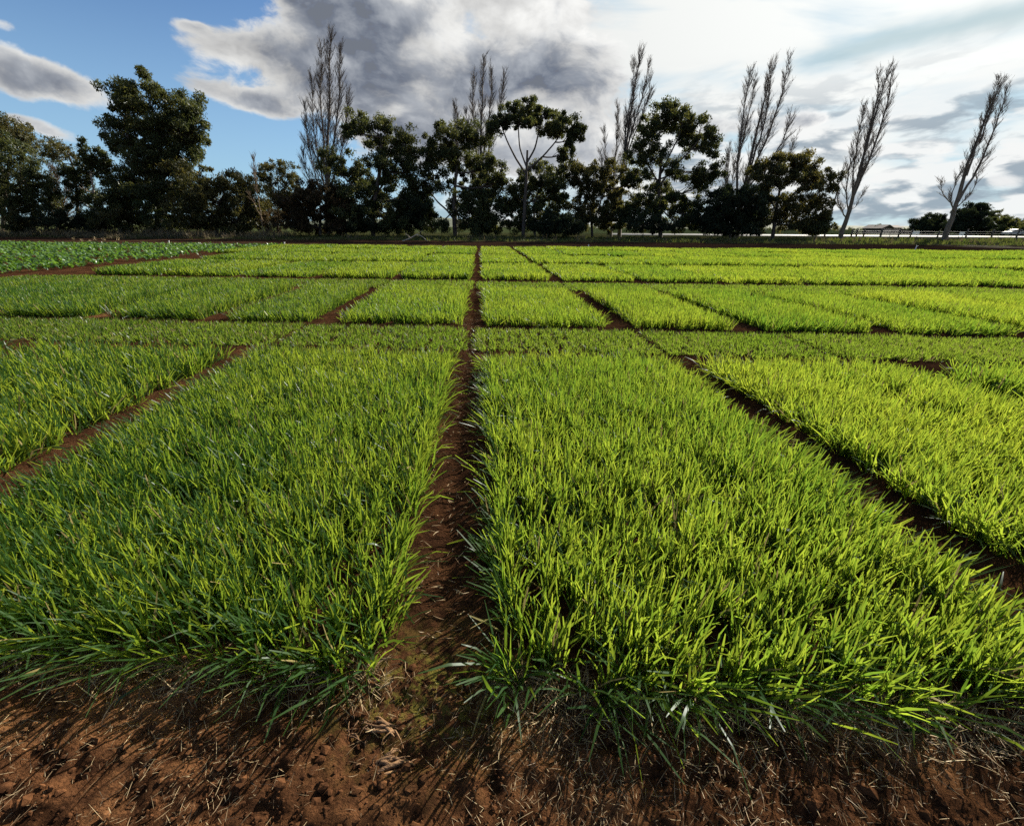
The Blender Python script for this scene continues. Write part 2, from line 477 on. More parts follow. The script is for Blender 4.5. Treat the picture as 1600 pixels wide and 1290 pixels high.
def ground_material():
    m, n = material('ground_soil_and_pasture')
    pos = n.node('ShaderNodeNewGeometry').outputs['Position']
    sp = n.node('ShaderNodeSeparateXYZ', {0: pos})
    x, y, _ = sp.outputs
    c, big, mid, fine = soil_nodes(n, pos)
    # the trodden alleys hold the damp
    yd = n.m('ADD', y, n.m('MULTIPLY', x, 0.064))
    damp = n.m('MULTIPLY', n.ss(yd, 1.0, 1.35), n.ss(n.noise(pos, 2.2, 3, 0.5), 0.2, 0.5))
    c = n.mix(n.m('MULTIPLY', damp, 0.62), c, (0.040, 0.019, 0.011))
    # moss on the trodden corner by the alley mouth
    mx = n.m('POWER', n.m('DIVIDE', n.m('ADD', x, 0.30), 0.30), 2.0)
    my = n.m('POWER', n.m('DIVIDE', n.m('SUBTRACT', y, 1.02), 0.20), 2.0)
    moss = n.m('MULTIPLY', n.m('EXPONENT', n.m('MULTIPLY', n.m('ADD', mx, my), -1.0)), n.ss(n.noise(pos, 26.0, 4, 0.6), 0.42, 0.62))
    c = n.mix(n.m('MULTIPLY', moss, 0.75), c, (0.16, 0.15, 0.03))
    # sunlight reaching the far headland's open right end, painted in as paler soil
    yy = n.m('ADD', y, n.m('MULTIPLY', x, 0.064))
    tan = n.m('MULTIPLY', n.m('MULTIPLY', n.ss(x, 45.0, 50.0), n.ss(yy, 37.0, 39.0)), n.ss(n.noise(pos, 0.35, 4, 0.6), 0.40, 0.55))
    c = n.mix(n.m('MULTIPLY', n.ss(yy, 36.2, 37.2), 0.8), c, (0.040, 0.023, 0.015))  # dark ploughed, moist headland, with tree and furrow shade also put into the colour
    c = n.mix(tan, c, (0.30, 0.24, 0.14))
    # pasture beyond the headland
    edge = n.m('ADD', yy, n.m('MULTIPLY', n.m('SUBTRACT', n.noise(pos, 0.4, 4, 0.6), 0.5), 5.0))
    gmask = n.ss(edge, 53.0, 55.0)
    gcol = n.mix(n.ss(n.noise(pos, 0.25, 5, 0.6), 0.35, 0.65), (0.035, 0.048, 0.016), (0.085, 0.08, 0.036))
    gcol = n.mix(n.ss(y, 95.0, 130.0), gcol, (0.075, 0.09, 0.036))
    c = n.mix(gmask, c, gcol)
    h = n.m('ADD', n.m('MULTIPLY', mid, 0.6), n.m('MULTIPLY', fine, 0.45))
    b = n.node('ShaderNodeBump', {'Height': h, 'Strength': 1.0, 'Distance': 0.07})
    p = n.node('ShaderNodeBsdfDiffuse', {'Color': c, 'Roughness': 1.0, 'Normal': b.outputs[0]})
    finish(n, p.outputs[0])
    return m


def clod_material():
    m, n = material('soil_clod')
    pos = n.node('ShaderNodeNewGeometry').outputs['Position']
    c, big, mid, fine = soil_nodes(n, pos)
    b = n.node('ShaderNodeBump', {'Height': fine, 'Strength': 0.7, 'Distance': 0.01})
    p = n.node('ShaderNodeBsdfDiffuse', {'Color': c, 'Roughness': 1.0, 'Normal': b.outputs[0]})
    finish(n, p.outputs[0])
    return m


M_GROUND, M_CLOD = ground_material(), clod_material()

# ------------------------------------------------------------------ plot layout
SK, TR = -0.072, -0.064        # lean of the drill direction, lean of the row fronts


def alley_x(Y):
    return -0.19 + SK * Y


ROWS = {  # front y, back y (both at x = 0), y at which the alley centres are given, alley centres
    'A': (0.99, 5.05, 3.5, [-9.2, -6.35, -3.35, -0.44, 2.20, 4.84, 7.5]),
    'M': (5.66, 6.95, 6.4, [-11.4, -8.9, -6.3, -3.5, -0.65, 2.05, 4.35, 6.6, 8.8]),
    'B': (7.30, 11.35, 7.6, [-14.4, -12.2, -9.95, -7.7, -5.43, -3.36, -0.70, 1.87, 4.0, 6.25, 8.5, 10.8, 13.1]),
    'N': (11.9, 13.45, 13.0, [-16.0, -13.2, -10.5, -7.9, -5.4, -3.75, -1.12, 1.5, 3.9, 6.3, 8.7, 11.2, 13.8, 16.5]),
    'C': (14.3, 19.1, 14.5, [-1.2 + 2.72 * k if k < 0 else -1.2 + 2.63 * k for k in range(-5, 9)]),
    'D': (20.8, 25.3, 21.0, [-1.7 + 2.75 * k if k < 0 else -1.7 + 2.63 * k for k in range(-5, 13)]),
    'E': (26.9, 30.9, 27.0, [-2.12 + 2.8 * k if k < 0 else -2.12 + 2.63 * k for k in range(-6, 16)]),
    'F': (32.5, 36.3, 33.0, [-2.52 + 2.85 * k if k < 0 else -2.52 + 2.63 * k for k in range(-6, 19)]),
}


def front_y(Y0, x):
    return Y0 + TR * x


# ------------------------------------------------------------------ ground sheet


def growing(start, stop, step, rate):
    out, p, s = [], start, step
    while p < stop:
        p += s
        s *= rate
        out.append(p)
    return out


def terrain(x, y):
    return 0.32 * sstep(y + 0.064 * x, 52, 60) + sstep(y, 47, 60) * 0.16 * fbm(x * 0.16, y * 0.16, 3, 5)


xs_pos = list(np.arange(0.0185, 2.2, 0.0185)) + growing(2.2, 9000, 0.03, 1.13)
xs = np.array([-v for v in xs_pos[::-1]] + [0.0] + xs_pos)
ys = np.array([-300, -40, -8, -2, -0.6, -0.1] + list(np.arange(0.1, 1.6, 0.016)) + growing(1.6, 9000, 0.022, 1.05))
GX, GY = np.meshgrid(xs, ys)
near = 1 - sstep(GY, 8, 20)
yr = GY - TR * GX
H = near * (0.020 * fbm(GX * 5, GY * 5, 3, 1) + 0.023 * fbm(GX * 19, GY * 19, 3, 2) * (1 + 0.8 * (1 - sstep(yr, 0.95, 1.2))))
ridged = np.abs(fbm(GX * 9 + 3, GY * 9, 3, 9))
H += near * (1 - sstep(yr, 0.9, 1.3)) * (0.022 * ridged)
ac = alley_x(GY)
tread = np.exp(-((GX - ac + 0.01) / 0.06) ** 2) * (yr > 1.2) * (GY < 14) * sstep(GY, 1.2, 1.6)
H += tread * (0.010 * np.sin((GY + 0.25 * np.abs(GX - ac)) * 2 * math.pi / 0.045) - 0.02)
inside_front = sstep(yr, 0.98, 1.15) * (1 - sstep(np.abs(GX - ac), 0.0, 0.25) * 0)
H += near * sstep(yr, 0.85, 1.15) * 0.012
H += sstep(yr, 37, 39) * (1 - sstep(yr, 53, 56)) * 0.13 * fbm(GX * 0.7, GY * 2.0, 3, 12)
H += terrain(GX, GY)
nx, ny = len(xs), len(ys)
i0 = (np.arange(ny - 1)[:, None] * nx + np.arange(nx - 1)[None, :]).ravel()
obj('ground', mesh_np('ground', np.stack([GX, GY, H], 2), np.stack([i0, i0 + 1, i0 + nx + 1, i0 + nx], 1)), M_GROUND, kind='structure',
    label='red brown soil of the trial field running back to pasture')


def ground_h(x, y):
    ix = np.clip(np.searchsorted(xs, x), 1, nx - 1)
    iy = np.clip(np.searchsorted(ys, y), 1, ny - 1)
    return H[iy, ix]


# ------------------------------------------------------------------ cereal plots
PROF5 = [0.55, 0.9, 1.0, 0.92, 0.66, 0.10]
PROF3 = [0.60, 0.95, 1.0, 0.36]
PROF2 = [0.75, 1.0, 0.5]


def plot_mesh(name, w, L, tufts, per, height, width, nseg, splay=1.0, follow=None, seed=1, gaps=0.0):
    """leaves of one plot, local frame: x across, y along the drill rows, both sheared like the field"""
    r = np.random.default_rng(seed)
    nt = int(w * L * tufts)
    rows = max(6, int(w / 0.15))
    s = (np.floor(r.random(nt) * rows) + 0.5 + r.normal(0, 0.20, nt)) / rows
    t = r.random(nt)
    s = np.clip(s, 0.0, 1.0)
    # ragged ends and thin patches
    keep = np.ones(nt, bool)
    if gaps:
        keep = fbm(s * w * 2.3 + seed * 7.7, t * L * 2.3, 3, seed) > -0.62 + gaps
    s, t = s[keep], t[keep]
    nt = len(s)
    du = (s - 0.5) * w + r.normal(0, 0.006, nt)
    dv = (t - 0.5) * L + 0.05 * fbm(s * w * 3.1 + seed, s * 0 + 4.2, 3, seed + 3) * np.where(np.abs(t - .5) > .47, 1, 0)
    hvar = 1.0 + 0.22 * fbm(du * 1.6 + seed, dv * 1.6, 3, seed + 11)
    n = nt * per
    u, v = np.repeat(du, per), np.repeat(dv, per)
    hv = np.repeat(hvar, per)
    u = u + r.normal(0, 0.020, n)
    v = v + r.normal(0, 0.020, n)
    x, y = u + SK * v, v + TR * u
    az = r.random(n) * 2 * math.pi
    lean = np.abs(r.normal(0.10, 0.24, n))
    bend = r.normal(0.18, 0.30, n)
    droop = r.random(n) < 0.14
    bend = np.where(droop, bend + r.uniform(0.5, 1.5, n), bend)
    # plants on the border splay outwards over the bare soil
    eu, ev = w / 2 - np.abs(u), L / 2 - np.abs(v)
    ku, kv = np.exp(-np.maximum(eu, 0) / 0.10), np.exp(-np.maximum(ev, 0) / 0.13)
    k = np.maximum(ku, kv) * splay
    ox, oy = np.sign(u) * ku, np.sign(v) * kv
    oaz = np.arctan2(oy, ox)
    turn = (r.random(n) < k * 0.85)
    az = np.where(turn, oaz + r.normal(0, 0.65, n), az)
    lean = lean + np.where(turn, k * r.uniform(0.05, 0.62, n), 0)
    bend = bend + np.where(turn, k * r.uniform(0.0, 0.75, n), 0)
    length = height * hv * (0.50 + 0.66 * r.random(n) ** 0.6) / np.cos(np.minimum(lean, 0.8)) ** 0.8
    wd = width * r.uniform(0.62, 1.25, n)
    twist = r.normal(0, 1.1, n)
    z = np.full(n, -0.012)
    if follow is not None:
        z = ground_h(x + follow[0], y + follow[1]) - 0.012
    rnd = r.random(n)
    prof = {5: PROF5, 4: [0.55, 0.95, 1.0, 0.75, 0.12], 3: PROF3, 2: PROF2}[nseg]
    V, Fc, A = blades(np.stack([x, y, z], 1), az, lean, bend, length, wd, nseg, twist, rnd, prof)
    return mesh_np(name, V, Fc, {'rnd': A})


ORD = ['', 'first', 'second', 'third', 'fourth', 'fifth', 'sixth', 'seventh', 'eighth', 'ninth', 'tenth', 'eleventh', 'twelfth',
       'thirteenth', 'fourteenth', 'fifteenth', 'sixteenth', 'seventeenth', 'eighteenth', 'nineteenth']
ROWTXT = {'A': ('lush green cereal plot', 'front row'), 'M': ('short mown grass plot', 'strip behind the front row'),
          'B': ('bright green cereal plot', 'second tall row'), 'N': ('short grass plot', 'strip behind the second tall row'),
          'C': ('yellow green cereal plot', 'third tall row'), 'D': ('yellow green cereal plot', 'fourth tall row'),
          'E': ('yellow green cereal plot', 'fifth tall row'), 'F': ('yellow green cereal plot', 'farthest row')}
GROUPTXT = {'A': 'tall cereal plots', 'B': 'tall cereal plots', 'M': 'short grass plots', 'N': 'short grass plots'}
shared = {}
for row, (y0, y1, yref, al) in ROWS.items():
    L = y1 - y0
    ci = min(range(len(al)), key=lambda i: abs(al[i] - alley_x(yref)))
    for i in range(len(al) - 1):
        side, k = ('left', ci - i) if i < ci else ('right', i - ci + 1)
        near_row = row in 'AB'
        gl = 0.42 if i == ci else (0.46 if row == 'A' else 0.52 if near_row else 0.30)
        gr = 0.42 if i + 1 == ci else (0.46 if row == 'A' else 0.52 if near_row else 0.30)
        if row in 'MN':
            gl, gr = (0.13 if i == ci else 0.10), (0.13 if i + 1 == ci else 0.10)
        if i == ci + 1 and row in 'CDEF':
            gl = 0.42
        if i == ci and row in 'CDEF':
            gr = 0.42
        xl, xr = al[i] + gl / 2, al[i + 1] - gr / 2
        w = xr - xl
        xm = (xl + xr) / 2
        ym = (y0 + y1) / 2 + TR * xm
        cx = xm + SK * (ym - yref)
        what, where = ROWTXT[row]
        pos = ('just ' if k == 1 else ORD[k] + ' ') + side + ' of central alley'
        e = empty('short_grass_plot' if row in 'MN' else 'cereal_plot', (cx, ym, 0), f'{what} in the {where}, {pos}', 'crop plot', GROUPTXT.get(row, 'far tall cereal plots'))
        sx = 1.0
        if row == 'A':
            fine = abs(xm) < 4.6
            me = plot_mesh('cereal_leaves', w, L, (335 if abs(xm) < 2 else 275) if fine else 165, 9, 0.222, 0.0092 if fine else 0.0125, 3 if fine else 2,
                           follow=(cx, ym), seed=20 + i)
        else:
            kind = {'M': 'short', 'N': 'short', 'B': 'mid'}.get(row, 'far')
            var = (i * 7 + ord(row)) % (2 if kind == 'mid' else 3)
            key = (kind, var, row if kind != 'mid' else 'B')
            if key not in shared:
                w0 = 2.1 if kind == 'mid' else 2.35
                if kind == 'short':
                    mm = plot_mesh('short_grass_leaves', w0, L, 400 if row == 'M' else 200, 6, 0.105, 0.010 if row == 'M' else 0.016, 2, seed=60 + var, gaps=0.10, splay=0.9)
                elif kind == 'mid':
                    mm = plot_mesh('cereal_leaves', w0, L, 240, 7, 0.225, 0.012, 2, seed=80 + var, splay=0.5)
                else:
                    tf = {'C': 130, 'D': 95, 'E': 75, 'F': 60}[row]
                    mm = plot_mesh('cereal_leaves', w0, L, tf, 7, 0.225, {'C': 0.02, 'D': 0.025, 'E': 0.03, 'F': 0.033}[row], 2, seed=100 + var, splay=0.45)
                shared[key] = (mm, w0)
            me, w0 = shared[key]
            sx = w / w0
        o = obj('leaves', me, M_MOWN if row in 'MN' else M_CROP, e, kind='stuff')
        if row != 'A':
            o.scale = (sx, 1, random.uniform(0.86, 1.12))
            if random.random() < 0.5:
                o.rotation_euler = (0, 0, math.pi)

# ------------------------------------------------------------------ broadleaf plots on the far left


def broad_mesh(w, L, n, seed, h=0.26):
    r = np.random.default_rng(seed)
    np_ = int(n / 9)
    rows = max(3, int(L / 0.45))
    pu = (r.random(np_) - 0.5) * w
    pv = ((np.floor(r.random(np_) * rows) + 0.5 + r.normal(0, 0.16, np_)) / rows - 0.5) * L
    ph = h * (0.75 + 0.5 * r.random(np_)) * (1 + 0.35 * fbm(pu * 0.7 + seed, pv * 0.9, 3, seed))
    u, v, hh = np.repeat(pu, 9), np.repeat(pv, 9), np.repeat(ph, 9)
    m = len(u)
    az = r.random(m) * 2 * math.pi
    out = r.random(m) * 0.17
    base = np.stack([u + SK * v + np.cos(az) * out * 0.4, v + TR * u + np.sin(az) * out * 0.4, hh * r.uniform(0.1, 0.75, m)], 1)
    V, Fc, A = blades(base, az, r.uniform(0.3, 0.9, m), r.uniform(0.3, 1.3, m), r.uniform(0.10, 0.20, m), r.uniform(0.07, 0.13, m), 2,
                      r.normal(0, 0.3, m), r.random(m), [0.25, 1.0, 0.3])
    return mesh_np('broad_leaves', V, Fc, {'rnd': A})


for q, (ya, yb, wd, cnt, txt) in enumerate([(14.6, 19.6, 26, 9000, 'nearest of the dark green broadleaf strips beyond the cereal plots'),
                                            (20.6, 25.8, 26, 7500, 'second broadleaf strip from the front, beside the fourth cereal row'),
                                            (26.8, 31.6, 27, 6500, 'third broadleaf strip from the front, beside the fifth cereal row'),
                                            (32.4, 36.9, 29, 6000, 'farthest broadleaf strip, edging the bare soil below the big gum')]):
    ym = (ya + yb) / 2
    xr = -17.9 + SK * (ym - 15) + 0.6
    e = empty('broadleaf_plot', (xr - wd / 2, ym + TR * (xr - wd / 2) * 0.6, 0), txt, 'crop plot', 'broadleaf plots')
    obj('leaves', broad_mesh(wd, yb - ya, cnt, 140 + q), M_BROAD, e, kind='stuff')

# a few bolted weeds with pale heads above the last strip
for q, (px, py, hh) in enumerate([(118, 377, 0.5), (131, 379, 0.35), (151, 376, 0.5), (166, 378, 0.45), (187, 378, 0.5), (143, 380, 0.3)]):
    p = gp(px, 383)
    lines = [([(0, 0, 0), (0.03, 0, hh * 0.6), (0.02, 0.02, hh + 0.15)], [0.012, 0.01, 0.006])]
    for a in range(4):
        lines.append(([(0.02, 0, hh * (0.5 + 0.1 * a)), (0.12 * math.cos(a * 1.7), 0.12 * math.sin(a * 1.7), hh * (0.62 + 0.12 * a))], [0.007, 0.005]))
    v, f = tubes(lines, 4)
    e = empty('flowering_weed', p, ['tall pale weed first from the left margin above the broadleaf strip', 'low pale weed between the two leftmost tall weeds',
                                    'tall pale weed in the middle of the weeds above the broadleaf strip', 'pale weed second from the big gum end of the weeds',
                                    'tall pale weed nearest the big gum above the broadleaf strip', 'lowest pale weed amid the weeds over the broadleaf strip'][q], 'weed', 'bolted weeds')
    obj('stem', mesh_np('weed_stem', v, f), M_VERGE, e)
    r = np.random.default_rng(300 + q)
    m = 26
    V, Fc, A = blades(np.stack([r.normal(0.02, 0.07, m), r.normal(0, 0.07, m), hh * r.uniform(0.75, 1.25, m)], 1), r.random(m) * 6.28, r.uniform(0.3, 1.2, m), r.uniform(0, 1, m),
                      r.uniform(0.05, 0.09, m), r.uniform(0.03, 0.05, m), 2, r.normal(0, .5, m), r.uniform(0.6, 1, m), [0.3, 1, 0.3])
    obj('flower_head', mesh_np('weed_flowers', V, Fc, {'rnd': A}), M_STRAW, e, kind='stuff')

# ------------------------------------------------------------------ trees


def trunk_lines(base, knots, r0, r1):
    P = [base] + knots
    P = np.array([tuple(p) for p in P])
    # smooth the knots
    t = np.linspace(0, len(P) - 1, 4 * (len(P) - 1) + 1)
    Q = np.stack([np.interp(t, np.arange(len(P)), P[:, k]) for k in range(3)], 1)
    Q[1:-1] = (Q[:-2] + 2 * Q[1:-1] + Q[2:]) / 4
    return Q, np.linspace(r0, r1, len(Q))


def crown_mesh(lobes, leaves, leaf, rr, clump=0.9, hang=0.5):
    """leaf faces gathered in many small clumps spread through every lobe; lobes are (centre, rx, ry, rz)"""
    sat = []
    for (c, rx, ry, rz) in lobes:
        for _ in range(4):
            d = rr.normal(0, 1, 3)
            d[2] = d[2] * 0.8 - 0.05
            d /= np.linalg.norm(d)
            q = rr.uniform(0.22, 0.42)
            sat.append((tuple(np.array(c) + d * np.array([rx, ry, rz]) * rr.uniform(0.95, 1.22)), rx * q, ry * q, rz * q * 0.9))
    n_main = len(lobes)
    lobes = list(lobes) + sat
    vol = np.array([l[1] * l[3] for l in lobes])
    V, Fc, A, off = [], [], [], 0
    cent = []
    for (c, rx, ry, rz), share in zip(lobes, vol / vol.sum()):
        m = int(leaves * 2.5 * share)
        nc = max(4, int(3.4 * rx * rz / clump ** 2))
        d = rr.normal(0, 1, (nc, 3))
        d /= np.linalg.norm(d, axis=1)[:, None]
        rad = rr.uniform(0.12, 1.0, nc) ** 0.6
        cc = np.array(c) + d * rad[:, None] * np.array([rx, ry, rz])
        cs = clump * rr.uniform(0.35, 1.15, nc)
        cent.append(cc)
        pick = rr.integers(0, nc, m)
        g = rr.normal(0, 1, (m, 3))
        g /= np.linalg.norm(g, axis=1)[:, None]
        g *= (rr.random(m) ** 0.45)[:, None]
        p = cc[pick] + g * cs[pick][:, None] * np.array([1.0, 1.0, 0.8])
        az = rr.random(m) * 2 * math.pi
        lean = np.where(rr.random(m) < hang, rr.uniform(1.7, 2.9, m), rr.uniform(0.2, 1.7, m))
        ln = leaf * 0.68 * rr.uniform(0.6, 1.35, m)
        dr = np.stack([np.sin(lean) * np.cos(az), np.sin(lean) * np.sin(az), np.cos(lean)], 1)
        sd = np.cross(dr, rr.normal(0, 1, (m, 3)))
        sd /= np.linalg.norm(sd, axis=1)[:, None] + 1e-9
        wd = (ln * rr.uniform(0.22, 0.34, m))[:, None]
        v = np.stack([p - sd * wd, p + sd * wd, p + dr * ln[:, None] * 1.15], 1).reshape(-1, 3)
        f = np.arange(m * 3).reshape(-1, 3)
        a = np.repeat(np.clip(rr.normal(0.5, 0.25, m) + (rr.random(nc)[pick] - 0.5) * 0.6, 0, 1), 3)
        V.append(v)
        Fc.append(f + off)
        A.append(a)
        off += len(v)
    return mesh_np('crown', np.concatenate(V), np.concatenate(Fc), {'rnd': np.concatenate(A)}, smooth=False), cent[:n_main]


def leafy(name, cat, label, Y, base_px, knots_px, lobes_px, leaves, mat, bark=None, r0=0.28, leaf=0.36, clump=0.8, depth=1.0, group=None, seed=0,
          limbs=True, extra=(), parts=('trunk', 'crown'), hang=0.5, skirt=False):
    rr = np.random.default_rng(1000 + seed)
    b = at(base_px[0], base_px[1], Y)
    gz = float(terrain(np.array(b.x), np.array(b.y)))
    root = Vector((b.x, Y, gz))
    e = empty(name, root, label, cat, group)
    sc = (at(801, 300, Y) - at(800, 300, Y)).length
    lobes = []
    if skirt:
        bx = base_px[0]
        lobes_px = list(lobes_px) + [(bx - 27, 353, 20, 8), (bx + 28, 353, 20, 8)]
    for (px, py, rx, ry) in lobes_px:
        p = at(px, py, Y)
        # a pixel covers more metres away from the picture's middle
        kx = (at(px + 1, py, Y) - p).length
        kz = (at(px, py - 1, Y) - p).length
        dep = rr.normal(0, 0.35) * rx * kx * depth
        lobes.append(((p.x - root.x, dep, p.z - gz), rx * kx * 1.08, rx * kx * depth * 0.95, ry * kz * 1.12))
    kn = [at(px, py, Y) - root for px, py in knots_px]
    Q, R = trunk_lines(Vector((0, 0, -0.3)), kn, r0, r0 * 0.5)
    lines = [(Q, R)]
    for ex in extra:
        q = [at(px, py, Y) - root for px, py in ex[1:]]
        a, rad = trunk_lines(q[0], q[1:], ex[0], ex[0] * 0.45)
        lines.append((a, rad))
    crown, cents = crown_mesh(lobes, leaves, leaf, rr, clump, hang)
    if limbs:
        for (c, rx, ry, rz), cc in zip(lobes, cents):
            c = np.array(c)
            # leave the trunk (or an explicit limb) at the point that suits a rising branch
            cand = np.concatenate([l[0][len(l[0]) // 3:] for l in lines[:1 + len(extra)]])
            cost = np.linalg.norm(cand - c, axis=1) + 2.2 * np.maximum(0, cand[:, 2] - c[2] + 0.5)
            s = cand[int(np.argmin(cost))]
            mid = (s + c) / 2 + np.array([0, 0, 0.12 * np.linalg.norm(c - s)]) * -1 + rr.normal(0, 0.15, 3)
            ln = np.linalg.norm(c - s)
            rl = min(r0 * 0.45, 0.045 + 0.017 * ln)
            lines.append((bez(s, mid, c, 6), np.linspace(rl, rl * 0.45, 6)))
            for t in cc[:: max(1, len(cc) // 10)]:
                m2 = (c + t) / 2 + rr.normal(0, 0.12, 3)
                k = rr.uniform(0.4, 0.95)
                st = bez(s, mid, c, 6)[int(k * 5)]
                lines.append((bez(st, (st + t) / 2 + rr.normal(0, 0.15, 3), t, 4), np.linspace(rl * 0.42, 0.018, 4)))
    v, f = tubes(lines, 6)
    obj(parts[0], mesh_np(parts[0], v, f), bark or M_BARK, e)
    obj(parts[1], crown, mat, e)
    return e


GUMS = 'gum trees along the far boundary'
SHRUBS = 'shrubs under the boundary trees'
leafy('gum_tree', 'tree', 'dark gum with thick leaning trunk at the left margin of the tree line', 63, (23, 366), [(18, 335), (10, 310), (4, 285)],
      [(28, 300, 44, 34), (15, 258, 48, 34), (55, 280, 24, 32), (-5, 315, 40, 26), (-40, 280, 50, 45), (45, 322, 26, 18)], 15000, M_GUM, r0=0.34, seed=1, group=GUMS)
leafy('gum_tree', 'tree', 'airy gum top rising behind the dark gum at the left margin', 76, (4, 366), [(8, 300), (18, 240)],
      [(22, 200, 26, 18), (48, 212, 20, 14), (2, 205, 22, 16), (-30, 205, 40, 26), (60, 232, 16, 12), (30, 228, 22, 12)], 5200, M_GUM_OLIVE, r0=0.25, leaf=0.34, clump=0.6, seed=2, group=GUMS)
leafy('gum_tree', 'tree', 'thin see-through gum between the leftmost dark gum and the slim pale-trunked gum', 74, (122, 366), [(120, 300), (115, 262), (106, 240)],
      [(95, 232, 18, 10), (80, 224, 14, 10), (112, 240, 14, 9), (122, 252, 10, 9), (88, 246, 14, 9), (75, 240, 10, 9)], 1900, M_GUM_OLIVE, r0=0.2, leaf=0.3, clump=0.45, seed=3, group=GUMS)
leafy('gum_tree', 'tree', 'slim gum with pale crooked trunk left of the biggest gum', 66, (157, 366), [(153, 340), (148, 318), (146, 295), (141, 270)],
      [(146, 243, 18, 18), (122, 290, 19, 24), (160, 262, 12, 14), (112, 275, 10, 14), (122, 318, 14, 16), (132, 265, 12, 12)], 6200, M_GUM, bark=M_PALEBARK, r0=0.17, clump=0.6, seed=4, group=GUMS)
leafy('gum_tree', 'tree', 'biggest broad gum, tall dense crown against the blue sky', 66, (247, 368), [(248, 330), (252, 290), (250, 240), (246, 200)],
      [(240, 150, 46, 24), (195, 160, 32, 24), (285, 168, 34, 26), (190, 205, 30, 28), (235, 195, 44, 32), (275, 205, 40, 30), (308, 205, 24, 28), (205, 245, 36, 26),
       (250, 245, 36, 26), (290, 250, 30, 26), (195, 290, 34, 26), (238, 300, 44, 34), (285, 295, 38, 32), (210, 335, 40, 26), (275, 335, 42, 28), (178, 310, 22, 20)],
      56000, M_GUM, r0=0.5, leaf=0.38, clump=0.95, seed=5, skirt=True, group=GUMS,
      extra=[(0.2, (250, 310), (235, 275), (212, 250), (200, 215)), (0.2, (250, 290), (272, 250), (292, 210), (296, 180))])
leafy('gum_tree', 'tree', 'low rounded bushy gum joined to the right flank of the biggest gum', 62, (338, 368), [(338, 345), (342, 315)],
      [(345, 285, 40, 26), (315, 300, 32, 32), (372, 310, 32, 34), (392, 315, 16, 24), (340, 325, 50, 28), (310, 340, 30, 22), (375, 342, 30, 18)], 19000, M_GUM_OLIVE, r0=0.24, seed=6, skirt=True, group=GUMS)
leafy('gum_tree', 'tree', 'small distant gum with knobbly crown left of the tallest bare poplar', 84, (434, 366), [(434, 335), (436, 300)],
      [(435, 262, 20, 11), (416, 278, 18, 14), (452, 280, 17, 15), (425, 302, 24, 20), (450, 308, 18, 20), (430, 328, 28, 18)], 9000, M_GUM_OLIVE, r0=0.22, clump=0.7, seed=7, group=GUMS)
leafy('gum_tree', 'tree', 'low bronze-tinted dense tree at the foot of the tallest bare poplar', 63, (500, 368), [(500, 350), (502, 325)],
      [(500, 300, 36, 20), (477, 322, 26, 24), (527, 315, 30, 28), (500, 335, 46, 24), (470, 345, 20, 16), (535, 345, 24, 18)], 17000, M_BRONZE, r0=0.22, seed=8, skirt=True, group=GUMS)
leafy('gum_tree', 'tree', 'many-lobed dark gum just right of the tallest bare poplar', 65, (583, 368), [(582, 335), (590, 290), (596, 250), (596, 215)],
      [(572, 193, 34, 13), (600, 198, 18, 11), (628, 214, 22, 16), (556, 208, 18, 12), (592, 230, 32, 18), (636, 236, 16, 18), (518, 250, 22, 18), (545, 262, 30, 20),
       (603, 262, 38, 18), (640, 268, 18, 20), (556, 300, 42, 30), (610, 305, 40, 28), (645, 305, 20, 26), (575, 340, 44, 22), (620, 340, 34, 22)], 34000, M_GUM, r0=0.36, clump=0.85, seed=9, skirt=True, group=GUMS,
      extra=[(0.16, (585, 330), (562, 300), (535, 275), (522, 258)), (0.15, (590, 300), (612, 270), (628, 240), (630, 220))])
leafy('shrub', 'shrub', 'dark rounded shrub left of the gum with the low slanting limb', 66, (657, 368), [(657, 345)],
      [(655, 325, 26, 20), (668, 340, 22, 18), (645, 345, 26, 16), (660, 300, 14, 14)], 8000, M_DARKSHRUB, r0=0.12, seed=10, parts=('stem', 'foliage'), group=SHRUBS)
leafy('gum_tree', 'tree', 'gum with a low slanting limb in front of the double bare poplar', 65, (711, 368), [(709, 338), (710, 300), (714, 260), (716, 235)],
      [(715, 208, 34, 15), (692, 222, 32, 18), (742, 222, 18, 16), (670, 245, 18, 16), (718, 248, 36, 20), (765, 262, 22, 20), (682, 275, 18, 20), (748, 290, 34, 28),
       (776, 285, 14, 20), (738, 325, 40, 30), (768, 330, 22, 26), (752, 350, 34, 14)], 29000, M_GUM, r0=0.33, clump=0.85, seed=11, skirt=True, group=GUMS,
      extra=[(0.15, (709, 342), (698, 328), (684, 316), (672, 300), (668, 275))])
leafy('gum_tree', 'tree', 'umbrella-crowned gum with bare forking limbs at the middle of the row', 64, (817, 368), [(819, 335), (821, 300), (823, 265), (824, 235)],
      [(815, 172, 32, 11), (784, 190, 18, 12), (848, 177, 30, 13), (878, 196, 22, 16), (894, 216, 13, 18), (884, 238, 12, 14), (772, 203, 11, 9), (828, 190, 34, 9), (862, 205, 18, 10)],
      12500, M_GUM, r0=0.28, clump=0.6, seed=12, group=GUMS,
      extra=[(0.15, (822, 272), (806, 248), (792, 220), (784, 198)), (0.14, (823, 255), (836, 232), (842, 205), (848, 185)), (0.14, (822, 268), (848, 245), (868, 222), (878, 204)),
             (0.12, (823, 262), (812, 232), (810, 205), (812, 182))])
leafy('gum_tree', 'tree', 'dense dark bushy tree filling in beneath the umbrella-crowned gum', 67, (836, 368), [(835, 345), (834, 315)],
      [(823, 285, 26, 20), (800, 305, 16, 24), (852, 280, 28, 20), (876, 268, 18, 14), (872, 300, 22, 20), (835, 318, 42, 26), (805, 340, 24, 22), (860, 335, 30, 22)], 17000, M_GUM, r0=0.22, seed=13, skirt=True, group=GUMS)
